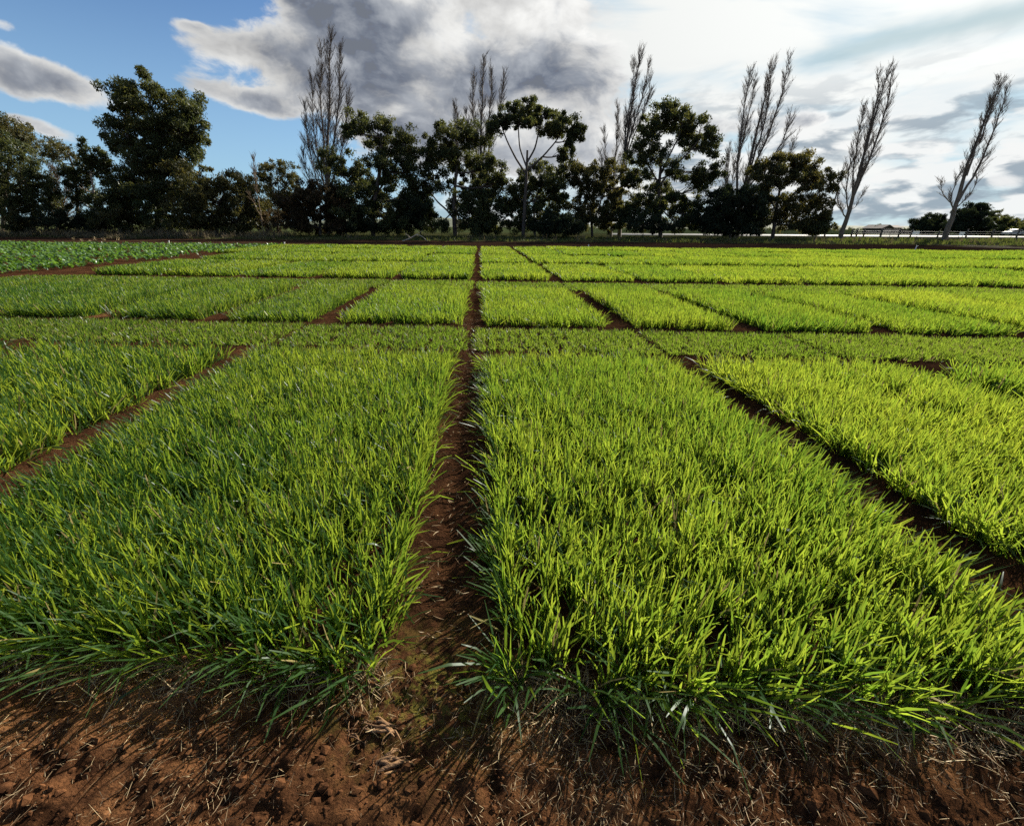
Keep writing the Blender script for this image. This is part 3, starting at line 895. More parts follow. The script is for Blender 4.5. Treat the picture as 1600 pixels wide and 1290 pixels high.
leafy('shrub', 'shrub', 'dark domed shrub at the right foot of the umbrella-crowned gum', 61, (868, 369), [(868, 352)],
      [(868, 345, 26, 16), (852, 354, 20, 12), (886, 354, 16, 12)], 6000, M_DARKSHRUB, r0=0.1, seed=14, parts=('stem', 'foliage'), group=SHRUBS)
leafy('gum_tree', 'tree', 'small twin-stemmed gum between the umbrella gum and the round-headed gum', 68, (926, 368), [(924, 340), (918, 318), (910, 295)],
      [(905, 278, 20, 17), (893, 265, 12, 9), (945, 265, 24, 14), (938, 290, 20, 18), (915, 305, 16, 14), (960, 300, 20, 22), (930, 330, 30, 20), (985, 285, 18, 14), (965, 335, 26, 20), (905, 340, 18, 16)],
      17000, M_GUM_OLIVE, r0=0.2, clump=0.7, seed=15, skirt=True, group=GUMS, extra=[(0.12, (926, 350), (936, 325), (944, 295), (948, 272))])
leafy('gum_tree', 'tree', 'round-headed open gum with fanned limbs right of the third poplar', 65, (1033, 368), [(1031, 330), (1029, 300), (1031, 275), (1034, 245)],
      [(1045, 172, 22, 12), (1028, 192, 28, 18), (1066, 190, 28, 17), (1096, 200, 24, 20), (1110, 226, 14, 18), (1006, 222, 20, 16), (998, 248, 22, 12), (1080, 222, 26, 14), (1030, 238, 16, 13),
       (1115, 265, 15, 13), (1072, 272, 24, 14), (1050, 262, 14, 12), (1000, 272, 18, 12), (1036, 296, 26, 16), (1092, 292, 18, 14), (1016, 322, 30, 22), (1056, 325, 32, 22), (988, 335, 22, 20), (1085, 335, 24, 20)],
      30000, M_GUM, r0=0.3, clump=0.75, seed=16, skirt=True, group=GUMS,
      extra=[(0.15, (1030, 292), (1048, 265), (1075, 240), (1095, 215)), (0.13, (1030, 288), (1015, 262), (1004, 240), (1003, 225)), (0.13, (1031, 275), (1045, 245), (1060, 215), (1066, 195)),
             (0.11, (1031, 280), (1062, 268), (1095, 268), (1114, 264))])
leafy('gum_tree', 'tree', 'solid dark low tree at the foot of the two-topped poplar', 62, (1142, 369), [(1142, 350), (1143, 330)],
      [(1132, 308, 28, 18), (1152, 320, 30, 24), (1120, 332, 28, 22), (1172, 338, 20, 24), (1140, 345, 44, 20), (1098, 345, 16, 18)], 16000, M_DARKSHRUB, r0=0.2, seed=17, skirt=True, group=GUMS)
leafy('gum_tree', 'tree', 'spreading open gum at the right end of the dense trees', 64, (1208, 369), [(1211, 345), (1214, 318), (1220, 290)],
      [(1240, 247, 22, 12), (1202, 258, 22, 13), (1264, 256, 22, 14), (1286, 276, 20, 14), (1224, 275, 34, 16), (1190, 285, 22, 18), (1262, 288, 26, 16), (1300, 290, 10, 10), (1205, 310, 26, 16),
       (1250, 318, 28, 16), (1284, 328, 20, 18), (1226, 340, 28, 16), (1258, 350, 28, 12), (1185, 335, 14, 20)], 21000, M_GUM_OLIVE, r0=0.26, clump=0.7, seed=18, skirt=True, group=GUMS,
      extra=[(0.12, (1212, 335), (1235, 308), (1258, 285), (1266, 262)), (0.1, (1213, 330), (1200, 305), (1196, 280)), (0.12, (1255, 366), (1262, 340), (1275, 310), (1284, 282))])

for q, (px, py, lob, txt, Y, mat) in enumerate([
        (75, 368, [(60, 346, 26, 14), (95, 340, 26, 16), (80, 354, 34, 10)], 'dark low shrub right of the thick leaning trunk', 62, M_DARKSHRUB),
        (128, 368, [(118, 345, 20, 14), (140, 350, 22, 12)], 'dark shrub under the slim pale-trunked gum', 63, M_DARKSHRUB),
        (185, 368, [(172, 338, 16, 10), (195, 336, 20, 12), (185, 350, 26, 12)], 'olive shrub beneath the left side of the biggest gum', 64, M_GUM_OLIVE),
        (35, 368, [(40, 345, 14, 14), (30, 352, 18, 10)], 'yellowish bush against the thick leaning trunk', 61.5, M_GUM_OLIVE),
        (428, 368, [(425, 338, 24, 16), (440, 348, 26, 12), (410, 350, 18, 12)], 'grey-brown twiggy shrub under the small distant gum', 64, M_BRONZE),
        (1005, 369, [(1000, 350, 20, 12), (1025, 352, 22, 11)], 'dark low shrub at the foot of the round-headed gum', 62, M_DARKSHRUB),
        (1275, 370, [(1270, 355, 16, 9), (1290, 352, 14, 10)], 'small shrub under the right side of the spreading gum', 63, M_GUM),
        (530, 369, [(560, 352, 26, 11), (530, 355, 24, 10)], 'low dark shrub beneath the many-lobed gum', 64, M_DARKSHRUB)]):
    leafy('shrub', 'shrub', txt, Y, (px, py), [(px, py - 12)], lob, 2600, mat, r0=0.08, leaf=0.32, clump=0.6, seed=40 + q, parts=('stem', 'foliage'), group=SHRUBS)

FARG = 'distant trees beyond the road'
leafy('cypress_tree', 'tree', 'dark rounded cypress left of the last leaning poplar', 120, (1456, 366), [(1456, 352)],
      [(1455, 346, 14, 9), (1446, 353, 11, 8), (1468, 352, 14, 10), (1455, 358, 22, 6)], 9000, M_DARKSHRUB, r0=0.4, leaf=0.5, clump=1.0, seed=60, group=FARG)
leafy('cypress_tree', 'tree', 'windswept wedge-shaped cypress right of the last leaning poplar', 115, (1512, 366), [(1512, 350), (1520, 335)],
      [(1527, 323, 10, 6), (1538, 324, 6, 4), (1518, 332, 15, 8), (1507, 341, 18, 9), (1495, 350, 16, 9), (1520, 348, 20, 11), (1510, 358, 32, 6)], 15000, M_DARKSHRUB, r0=0.5, leaf=0.5, clump=1.0, seed=61, group=FARG)
leafy('gum_tree', 'tree', 'low dark tree clump by the right margin past the wedge-shaped cypress', 125, (1566, 366), [(1566, 355)],
      [(1550, 353, 14, 8), (1568, 346, 15, 7), (1584, 351, 14, 8), (1560, 358, 26, 5), (1602, 352, 14, 8)], 10000, M_GUM, r0=0.4, leaf=0.5, clump=0.9, seed=62, group=FARG)
leafy('gum_tree', 'tree', 'faint spindly gum showing above the low clump near the right margin', 190, (1551, 364), [(1550, 345), (1549, 334)],
      [(1546, 331, 5, 2.5), (1557, 330, 5, 2.5), (1550, 338, 6, 2.5), (1559, 336, 3, 2)], 900, M_GUM, r0=0.3, leaf=0.5, clump=0.6, seed=63, group=FARG)
leafy('gum_tree', 'tree', 'tiny far gum beside the left gable of the shed', 170, (1373, 363), [(1373, 357)],
      [(1370, 354, 4, 2), (1374, 353, 3, 2), (1372, 358, 4, 2)], 700, M_GUM, r0=0.2, leaf=0.4, clump=0.5, seed=64, group=FARG)

# ------------------------------------------------------------------ bare poplars


def leader_twigs(lines, path, r0, rr, start, spread, dens, low=0.0):
    """upswept side branches and twigs along one leader"""
    path = np.asarray(path)
    seg = np.linalg.norm(np.diff(path, axis=0), axis=1)
    tot = seg.sum()
    cum = np.concatenate([[0], np.cumsum(seg)]) / tot
    for _ in range(int(tot * dens * 1.15)):
        t = start + (1 - start) * rr.random() ** 0.9
        p = np.array([np.interp(t, cum, path[:, k]) for k in range(3)])
        axis = np.array([np.interp(min(1, t + 0.05), cum, path[:, k]) for k in range(3)]) - np.array([np.interp(max(0, t - 0.05), cum, path[:, k]) for k in range(3)])
        axis /= np.linalg.norm(axis)
        a = rr.random() * 2 * math.pi
        out = np.array([math.cos(a), math.sin(a), 0.0])
        ln = min(1.0, 0.35 + tot / 22) * 1.5 * spread * rr.uniform(0.3, 1.0) * (0.34 + 0.8 * (1 - t)) + 0.4
        d0 = axis * math.cos(0.64) + out * math.sin(0.64)
        d1 = axis * math.cos(0.21) + out * math.sin(0.21)
        mid, end = p + d0 * ln * 0.42, p + d0 * ln * 0.42 + d1 * ln * 0.62
        end = end + rr.normal(0, 0.05 * ln, 3)
        br = bez(p, mid, end, 5)
        br[1:] += rr.normal(0, 0.035 * ln, (4, 3))
        rb = 0.013 + 0.009 * ln
        lines.append((br, np.linspace(rb * 1.2, 0.014, 5)))
        for _ in range(int(5 + ln * 7.5)):
            k = rr.uniform(0.15, 0.95)
            s = br[int(k * 4)] * (1 - (k * 4 % 1)) + br[min(4, int(k * 4) + 1)] * (k * 4 % 1)
            b = rr.random() * 2 * math.pi
            o2 = np.array([math.cos(b), math.sin(b), 0.1])
            l2 = rr.uniform(0.35, 1.0) * (0.45 + 0.25 * ln)
            e2 = s + (d1 * 0.86 + o2 * 0.45) * l2
            lines.append((np.array([s, e2]), np.array([0.0125, 0.007])))


def poplar(label, Y, base_px, leaders, seed, r0=0.42, dens=5.0, spread=2.4, bark=M_POPLAR, group='bare poplars'):
    """leaders: list of (px knots from the trunk up, start radius, start fraction of twigs)"""
    rr = np.random.default_rng(2000 + seed)
    b = at(*base_px, Y)
    gz = float(terrain(np.array(b.x), np.array(b.y)))
    root = Vector((b.x, Y, gz))
    e = empty('poplar_tree', root, label, 'tree', group)
    main, twigs = [], []
    for kn, r, st in leaders:
        pts = []
        jy = rr.normal(0, 0.5)
        for i, (px, py) in enumerate(kn):
            p = at(px, py, Y) - root
            p.y += jy * i / max(1, len(kn) - 1)
            if i == 0 and abs(px - base_px[0]) < 0.6 and abs(py - base_px[1]) < 0.6:
                p = Vector((0, 0, -0.3))
            pts.append(p)
        Q, R = trunk_lines(pts[0], pts[1:], r, 0.022)
        Q[1:-1] += rr.normal(0, 0.05, (len(Q) - 2, 3))
        main.append((Q, R))
        leader_twigs(twigs, Q, r, rr, st, spread, dens)
    v, f = tubes(main, 7)
    obj('trunk', mesh_np('poplar_trunk', v, f), bark, e)
    v, f = tubes(twigs, 3)
    obj('branches', mesh_np('poplar_branches', v, f), bark, e, kind='stuff')
    return e


poplar('tallest bare poplar, full feathered column left of the many-lobed gum', 72, (512, 367),
       [([(512, 367), (511, 290), (513, 180), (516, 54)], 0.40, 0.22), ([(511, 300), (504, 220), (497, 140), (499, 72)], 0.17, 0.15), ([(512, 290), (524, 220), (532, 140), (531, 78)], 0.17, 0.15),
        ([(511, 310), (497, 250), (487, 190), (485, 120)], 0.13, 0.15), ([(512, 300), (530, 250), (541, 190), (544, 140)], 0.13, 0.15), ([(511, 320), (494, 280), (482, 225), (477, 165)], 0.11, 0.15),
        ([(511, 330), (492, 300), (480, 265), (478, 235)], 0.09, 0.1)], 1, dens=4.6, spread=2.0)
poplar('bare poplar with forked top behind the gum with the low limb', 74, (751, 367),
       [([(751, 367), (750, 290), (752, 190), (757, 88)], 0.36, 0.25), ([(751, 290), (742, 220), (738, 160), (741, 118)], 0.14, 0.2), ([(752, 280), (768, 220), (782, 165), (787, 118)], 0.15, 0.2),
        ([(752, 270), (762, 200), (768, 140), (768, 108)], 0.13, 0.2), ([(750, 300), (734, 260), (729, 220), (730, 180)], 0.09, 0.2)], 2, dens=4.6, spread=1.7)
poplar('small thin bare poplar tip just left of the forked poplar', 90, (713, 366), [([(713, 366), (712, 290), (713, 220), (711, 160)], 0.2, 0.35), ([(712, 260), (716, 220), (715, 178)], 0.07, 0.2)], 3, dens=4.5, spread=1.2)
poplar('slender leaning bare poplar rising left of the round-headed gum', 72, (968, 367),
       [([(968, 367), (970, 290), (985, 180), (1002, 75)], 0.34, 0.25), ([(975, 250), (992, 190), (1008, 140), (1017, 92)], 0.13, 0.2), ([(972, 270), (978, 200), (988, 140), (990, 95)], 0.13, 0.2),
        ([(978, 245), (1000, 190), (1014, 150), (1016, 118)], 0.1, 0.2)], 4, dens=4.4, spread=1.5)
poplar('short bare poplar stem close left of the slender leaning poplar', 74, (955, 367),
       [([(955, 367), (957, 300), (963, 230), (967, 166)], 0.22, 0.3), ([(957, 310), (948, 260), (944, 205)], 0.11, 0.2), ([(956, 320), (942, 285), (936, 240)], 0.08, 0.15)], 5, dens=4.4, spread=1.5)
poplar('two-topped bare poplar with wide right side behind the solid dark tree', 71, (1152, 368),
       [([(1152, 368), (1162, 300), (1185, 200), (1212, 92)], 0.38, 0.25), ([(1164, 295), (1196, 220), (1220, 150), (1231, 92)], 0.18, 0.15), ([(1170, 270), (1192, 200), (1200, 150), (1203, 108)], 0.14, 0.2),
        ([(1163, 300), (1205, 250), (1226, 210), (1234, 165)], 0.12, 0.15), ([(1160, 310), (1205, 275), (1235, 245), (1246, 215)], 0.1, 0.1), ([(1154, 350), (1150, 270), (1160, 190), (1172, 108)], 0.22, 0.3),
        ([(1152, 260), (1164, 200), (1174, 160), (1177, 125)], 0.09, 0.2)], 6, dens=3.9, spread=1.7)
poplar('small bare poplar sprout left of the two-topped poplar', 84, (1138, 367), [([(1138, 367), (1137, 300), (1139, 228)], 0.14, 0.4), ([(1137, 320), (1131, 280), (1132, 240)], 0.07, 0.2), ([(1137, 320), (1145, 280), (1146, 250)], 0.07, 0.2)], 7, dens=4.5, spread=1.3)
poplar('leaning bare poplar standing clear of the gums near the shed', 70, (1314, 369),
       [([(1314, 369), (1330, 320), (1355, 220), (1388, 108)], 0.36, 0.30), ([(1333, 308), (1365, 240), (1392, 160), (1402, 105)], 0.18, 0.15), ([(1340, 280), (1360, 200), (1372, 150), (1376, 112)], 0.16, 0.2),
        ([(1332, 310), (1336, 250), (1344, 200), (1350, 165)], 0.12, 0.2), ([(1325, 335), (1320, 300), (1326, 260), (1332, 225)], 0.1, 0.2), ([(1322, 340), (1308, 318), (1306, 290), (1316, 256)], 0.09, 0.1),
        ([(1324, 338), (1338, 318), (1346, 300)], 0.06, 0.1)], 8, dens=3.6, spread=1.7)
poplar('last leaning bare poplar nearest the right margin by the wedge cypress', 68, (1477, 374),
       [([(1477, 374), (1492, 330), (1525, 230), (1572, 126)], 0.40, 0.34), ([(1497, 315), (1530, 265), (1562, 195), (1584, 132)], 0.18, 0.2), ([(1510, 275), (1526, 220), (1536, 185), (1540, 155)], 0.13, 0.2),
        ([(1530, 225), (1548, 180), (1560, 150), (1566, 122)], 0.1, 0.2), ([(1492, 332), (1482, 315), (1486, 290), (1496, 262)], 0.10, 0.12), ([(1487, 318), (1476, 302), (1477, 280)], 0.06, 0.1), ([(1494, 325), (1520, 300), (1534, 270)], 0.08, 0.1)], 9, dens=3.3, spread=1.5)
poplar('tan leafless willow mass behind the leftmost gums', 84, (90, 366),
       [([(90, 366), (88, 330), (84, 290), (82, 262)], 0.2, 0.1), ([(90, 350), (100, 310), (104, 280)], 0.12, 0.1), ([(90, 350), (76, 315), (70, 285)], 0.12, 0.1), ([(90, 345), (92, 300), (95, 268)], 0.12, 0.1),
        ([(90, 355), (110, 330), (118, 310)], 0.1, 0.1)], 10, dens=9, spread=2.2, bark=M_TWIG, group='leafless undergrowth trees')
poplar('dead grey sapling with two bare stems left of the small distant gum', 61, (412, 368),
       [([(412, 368), (408, 330), (402, 290), (399, 242)], 0.07, 0.5), ([(411, 345), (400, 322), (392, 305)], 0.05, 0.5), ([(405, 300), (396, 275), (394, 256)], 0.03, 0.4)], 11, dens=1.6, spread=0.9, bark=M_TWIG, group='leafless undergrowth trees')

# ------------------------------------------------------------------ verge grass, dry grass


def scatter_grass(name, n, xr, yr_, hgt, wid, mat, label, seed, dens=None):
    r = np.random.default_rng(seed)
    c = int(n / 7)
    x = r.uniform(*xr, c)
    y = r.uniform(*yr_, c)
    if dens is not None:
        k = r.random(c) < dens(x, y)
        x, y = x[k], y[k]
    hh = hgt * (0.6 + 0.9 * np.clip(fbm(x * 0.35, y * 0.35, 3, seed) + 0.4, 0, 1.2))
    y = y - 0.064 * x
    x, y, hh = np.repeat(x, 7), np.repeat(y, 7), np.repeat(hh, 7)
    m = len(x)
    x, y = x + r.normal(0, 0.10, m), y + r.normal(0, 0.10, m)
    z = terrain(x, y) - 0.03
    V, Fc, A = blades(np.stack([x, y, z], 1), r.random(m) * 6.28, np.abs(r.normal(0.2, 0.25, m)), np.abs(r.normal(0.4, 0.4, m)), hh * r.uniform(0.6, 1.3, m),
                      wid * r.uniform(0.6, 1.3, m), 2, r.normal(0, 0.6, m), r.random(m), PROF2)
    obj(name, mesh_np(name, V, Fc, {'rnd': A}), mat, kind='stuff', label=label)


scatter_grass('verge_grass', 22000, (-85, 85), (53, 63), 0.34, 0.04, M_VERGE, 'rough green grass of the verge in front of the trees', 401)
scatter_grass('dry_grass', 20000, (-85, -30), (53, 61), 0.8, 0.03, M_DRY, 'tall dry grass under the trees at the far left', 402, lambda x, y: np.clip(fbm(x * 0.2, y * 0.3, 3, 8) + 0.55, 0, 1))
scatter_grass('dry_grass', 7000, (-30, 70), (54, 62), 0.5, 0.03, M_DRY, 'sparse dry grass tufts along the middle and right of the verge', 403, lambda x, y: np.clip(fbm(x * 0.2, y * 0.3, 3, 9) + 0.2, 0, 1))

# ------------------------------------------------------------------ road, far paddock things
rx0, rx1 = 20.0, 320.0
rxs = np.linspace(rx0, rx1, 60)
ry = 92 - 0.16 * (rxs - 60) * 0.3
rz = terrain(rxs, ry)
prof_d, prof_z = np.array([-2.6, -2.3, 0, 2.3, 2.6]), np.array([-0.06, 0.20, 0.26, 0.20, -0.06])
RV = np.stack([np.repeat(rxs, 5), (ry[:, None] + prof_d[None]).ravel(), (0.32 + prof_z[None] + 0 * rz[:, None]).ravel()], 1)
ri = (np.arange(59)[:, None] * 5 + np.arange(4)[None]).ravel()
obj('road', mesh_np('road', RV, np.stack([ri, ri + 5, ri + 6, ri + 1], 1)), M_ROAD, kind='structure', label='pale sealed road beyond the fence')

# fence
FY = 78.0
post_px = [1331, 1339, 1350, 1376, 1405, 1423, 1466, 1511, 1551, 1590, 1632]
fp = [at(px, 366, FY) for px in post_px]
fence = empty('paddock_fence', (fp[0].x, FY, float(terrain(np.array(fp[0].x), np.array(FY)))), 'old post and wire fence beside the road at the right', 'fence')
fo = fence.location
rr = np.random.default_rng(77)
tops = []
for p in fp:
    z0 = float(terrain(np.array(p.x), np.array(FY)))
    h = rr.uniform(1.15, 1.5)
    tilt = rr.normal(0, 0.06)
    v, f = tubes([([(p.x - fo.x, 0, z0 - fo.z - 0.3), (p.x - fo.x + tilt * h * 0.5, 0.01, z0 - fo.z + h * 0.5), (p.x - fo.x + tilt * h, 0, z0 - fo.z + h), (p.x - fo.x + tilt * h, 0, z0 - fo.z + h + 0.02)],
                   [0.13, 0.125, 0.12, 0.02])], 7)
    obj('post', mesh_np('fence_post', v, f), M_POST, fence)
    tops.append((p.x - fo.x, z0 - fo.z, tilt))
for hgt in (0.35, 0.7, 1.05):
    v, f = tubes([([(x + tl * hgt, 0.13, z + hgt) for x, z, tl in tops], [0.015] * len(tops))], 4)
    obj('wire', mesh_np('fence_wire', v, f), M_WIRE, fence)

# gate between two of the posts
ga, gb = at(1378, 366, FY + 1.2), at(1404, 366, FY + 1.2)
gz = float(terrain(np.array(ga.x), np.array(FY)))
gate = empty('farm_gate', (ga.x, FY + 1.2, gz), 'grey railed farm gate set in the fence before the shed', 'gate')
gw = gb.x - ga.x
for i in range(5):
    v, f = tubes([([(0, 0, 0.35 + 0.24 * i), (gw, 0, 0.35 + 0.24 * i)], [0.035, 0.035])], 6)
    obj('rail', mesh_np('gate_rail', v, f), M_GALV, gate)
for x in (0, gw * 0.5, gw):
    v, f = tubes([([(x, 0, -0.1), (x, 0, 1.36)], [0.04, 0.04])], 6)
    obj('upright', mesh_np('gate_upright', v, f), M_GALV, gate)

for px, py, txt in ((1430, 364, 'pale board on a short post by the fence right of the shed'), (1503, 365, 'small white board before the wedge-shaped cypress')):
    p = at(px, py, FY + 3)
    gz = float(terrain(np.array(p.x), np.array(FY + 3)))
    s = empty('sign_board', (p.x, FY + 3, gz), txt, 'sign', 'pale boards by the fence')
    wv = 1.5 if px < 1450 else 0.9
    v, f = box(0, 0, p.z - gz, wv, 0.04, 0.62)
    obj('panel', mesh_np('sign_panel', v, f, smooth=False), M_WHITE, s)
    for sx in (-0.35, 0.35):
        v, f = tubes([([(sx * wv, 0.06, -0.3), (sx * wv, 0.06, p.z - gz + 0.3)], [0.045, 0.045])], 6)
        obj('post', mesh_np('sign_post', v, f), M_POST, s)

# shed
SY = 165.0
sa, sb = at(1377, 362, SY), at(1416, 362, SY)
gz = 0.3
shed = empty('farm_shed', (sa.x, SY, gz), 'low brown shed with gabled front and pale iron roof past the gate', 'building')
sw = sb.x - sa.x
pk = at(1385, 351.5, SY).z - gz
ev = pk * 0.66
gwid = sw * 0.42
wv = [(0, 0, 0), (gwid, 0, 0), (gwid, 0, ev), (gwid / 2, 0, pk - 0.1), (0, 0, ev), (0, 9, 0), (gwid, 9, 0), (gwid, 9, ev), (gwid / 2, 9, pk - 0.1), (0, 9, ev)]


def poly_mesh(name, v, f):
    me = bpy.data.meshes.new(name)
    me.from_pydata([tuple(map(float, p)) for p in v], [], f)
    me.update()
    return me


obj('wall', poly_mesh('shed_gable_wall', wv, [(0, 1, 2, 3, 4), (5, 9, 8, 7, 6), (0, 4, 9, 5), (1, 6, 7, 2)]), M_SHEDWALL, shed)
v, f = box(gwid + (sw - gwid) / 2 + 0.01, 5.5, ev / 2, sw - gwid, 6.0, ev)
obj('wall', mesh_np('shed_side_wall', v, f, smooth=False), M_SHEDWALL, shed)
th = 0.12
rf = [(-0.5, -0.5, ev - 0.25), (gwid / 2, -0.5, pk), (gwid / 2, 9.4, pk), (-0.5, 9.4, ev - 0.25), (gwid + 0.5, -0.5, ev - 0.25), (gwid + 0.5, 9.4, ev - 0.25)]
rf2 = [(x, y, z + th) for x, y, z in rf]
roof = obj('roof', poly_mesh('shed_gable_roof', rf + rf2, [(0, 3, 2, 1), (1, 2, 5, 4), (6, 7, 8, 9), (7, 10, 11, 8), (0, 1, 7, 6), (1, 4, 10, 7), (4, 5, 11, 10), (0, 6, 9, 3), (3, 9, 8, 2), (2, 8, 11, 5)]), M_SHEDROOF, shed)
lf = [(gwid / 2, 1.9, ev + 0.05), (sw + 0.7, 1.9, ev + 0.05), (sw + 0.7, 5.5, pk - 0.15), (gwid / 2, 5.5, pk - 0.15), (sw + 0.7, 9.1, ev + 0.05), (gwid / 2, 9.1, ev + 0.05)]
lf2 = [(x, y, z + th) for x, y, z in lf]
obj('roof', poly_mesh('shed_long_roof', lf + lf2, [(0, 3, 2, 1), (3, 5, 4, 2), (6, 7, 8, 9), (9, 8, 10, 11), (0, 1, 7, 6), (1, 2, 8, 7), (2, 4, 10, 8), (4, 5, 11, 10), (0, 6, 9, 3), (3, 9, 11, 5)]), M_SHEDROOF, shed)
lt = [(sw + 0.02, 2.6, 0), (sw + 5.2, 2.6, 0), (sw + 5.2, 2.6, ev * 0.55), (sw + 0.02, 2.6, ev * 0.92), (sw + 0.02, 8, 0), (sw + 5.2, 8, 0), (sw + 5.2, 8, ev * 0.55), (sw + 0.02, 8, ev * 0.92)]
obj('lean_to', poly_mesh('shed_lean_to', lt, [(0, 1, 2, 3), (4, 7, 6, 5), (1, 5, 6, 2), (3, 2, 6, 7), (0, 3, 7, 4)]), M_SHEDWALL, shed)
v, f = box(gwid / 2, -0.03, ev * 0.36, gwid * 0.42, 0.06, ev * 0.72)
obj('door', mesh_np('shed_door', v, f, smooth=False), M_POST, shed)

# white car seen past the fence
CYD = 118.0
cp0 = at(1583, 364, CYD)
car = empty('parked_car', (cp0.x, CYD, 0.34), 'white car half hidden beneath the low clump at the right margin', 'car')
sec = [(-2.1, 0.35), (-2.1, 0.85), (-1.85, 0.98), (-1.2, 1.05), (-0.6, 1.5), (0.2, 1.58), (1.0, 1.5), (1.75, 1.08), (2.1, 1.0), (2.15, 0.4)]
cv = [(x, y, z) for y in (-0.85, 0.85) for x, z in [(a * (1.0), b) for a, b in sec]]
nsec = len(sec)
cf = [tuple(range(nsec))[::-1], tuple(range(nsec, 2 * nsec))] + [(i, (i + 1) % nsec, nsec + (i + 1) % nsec, nsec + i) for i in range(nsec)]
obj('body', poly_mesh('car_body', cv, cf), M_CAR, car)
for y in (-0.865, 0.865):
    obj('window', poly_mesh('car_window', [(-1.0, y, 1.08), (1.35, y, 1.1), (0.9, y, 1.42), (0.2, y, 1.5), (-0.5, y, 1.43)], [(0, 1, 2, 3, 4)]), M_GLASS, car)
for wx in (-1.35, 1.35):
    for wy in (-0.80, 0.80):
        v, f = tubes([([(wx, wy - 0.1, 0.31), (wx, wy - 0.099, 0.31), (wx, wy + 0.099, 0.31), (wx, wy + 0.1, 0.31)], [0.02, 0.31, 0.31, 0.02])], 14)
        obj('wheel', mesh_np('car_wheel', v, f), M_RUBBER, car)

# slender timber pole at the end of the dense trees
pb, pt = at(1289, 366, 82), at(1300, 296, 82)
pole = empty('utility_pole', (pb.x, 82, 0.3), 'slender dark pole beside the spreading open gum', 'pole')
v, f = tubes([([(0, 0, -0.4), (0, 0, (pt.z - 0.3) * 0.5), (0, 0, pt.z - 0.3)], [0.15, 0.13, 0.10])], 8)
obj('shaft', mesh_np('pole_shaft', v, f), M_POST, pole)
v, f = box(0, 0.14, pt.z - 0.9, 1.5, 0.09, 0.11)
obj('crossarm', mesh_np('pole_crossarm', v, f, smooth=False), M_POST, pole)

# far tree line and hills
r = np.random.default_rng(91)
nb = 900
tx = r.uniform(-560, 760, nb)
ty = 520 + r.normal(0, 24, nb)
keep = (fbm(tx * 0.012, tx * 0 + 3, 3, 31) > -0.15)
tx, ty = tx[keep], ty[keep]
lobs = r.uniform(1.0, 2.4, len(tx))
pick = np.repeat(np.arange(len(tx)), 26)
m = len(pick)
g = r.normal(0, 1, (m, 3))
g /= np.linalg.norm(g, axis=1)[:, None]
g *= (r.random(m) ** 0.4)[:, None]
P = np.stack([tx[pick], ty[pick], 0.3 + lobs[pick] * 0.8], 1) + g * lobs[pick][:, None] * np.array([1.2, 1.2, 0.9])
V, Fc, A = blades(P, r.random(m) * 6.28, r.uniform(0.2, 2.6, m), np.zeros(m), r.uniform(0.8, 1.8, m), r.uniform(0.5, 1.0, m), 1, r.normal(0, .5, m), r.random(m), [1, 0.5])
obj('treeline', mesh_np('treeline', V, Fc, {'rnd': A}, smooth=False), M_GUM, kind='stuff', label='low dark belt of far trees along the horizon')

hx = np.linspace(-9000, 9000, 220)
hyv = np.linspace(0, 1, 14)
HX, HT = np.meshgrid(hx, hyv)
HYY = 5200 + HT * 2600
peak = 55 + 75 * np.clip(fbm(HX * 0.0005 + 2.0, HX * 0 + 1, 4, 17) + 0.35, 0, 1.4) + 60 * np.exp(-((HX + 900) / 900) ** 2)
HZ = peak * np.sin(np.clip(HT, 0, 1) * math.pi) ** 0.8 * (0.9 + 0.25 * fbm(HX * 0.002, HYY * 0.002, 3, 18)) - 4
ih = (np.arange(13)[:, None] * 220 + np.arange(219)[None]).ravel()
obj('hills', mesh_np('hills', np.stack([HX, HYY, HZ], 2), np.stack([ih, ih + 1, ih + 221, ih + 220], 1)), M_HILL, kind='structure', label='low blue hills on the horizon')

# ------------------------------------------------------------------ small things in the field
for px, py, h, txt in [(265, 382, 0.32, 'white marker peg below the biggest gum'), (445, 384, 0.3, 'small pale peg left of the tallest poplar at the edge of the cereal rows'),
                       (919, 389, 0.34, 'white marker peg on bare soil right of the umbrella gum'), (1429, 391, 0.36, 'white tilted marker peg on bare soil before the gate')]:
    p = gp(px, py)
    e = empty('marker_peg', (p.x, p.y, 0), txt, 'peg', 'white marker pegs')
    tl = 0.07 if px > 1000 else 0.02
    v, f = box(0, 0, h / 2 - 0.03, 0.075, 0.03, h)
    v[:, 0] += v[:, 2] * tl * 3
    obj('stake', mesh_np('peg_stake', v, f, smooth=False), M_WHITE, e)
    v, f = join(*[box(0, 0, h - 0.02, 0.10, 0.05, 0.045)])
    v[:, 0] += v[:, 2] * tl * 3
    obj('cap', mesh_np('peg_cap', v, f, smooth=False), M_WHITE, e)

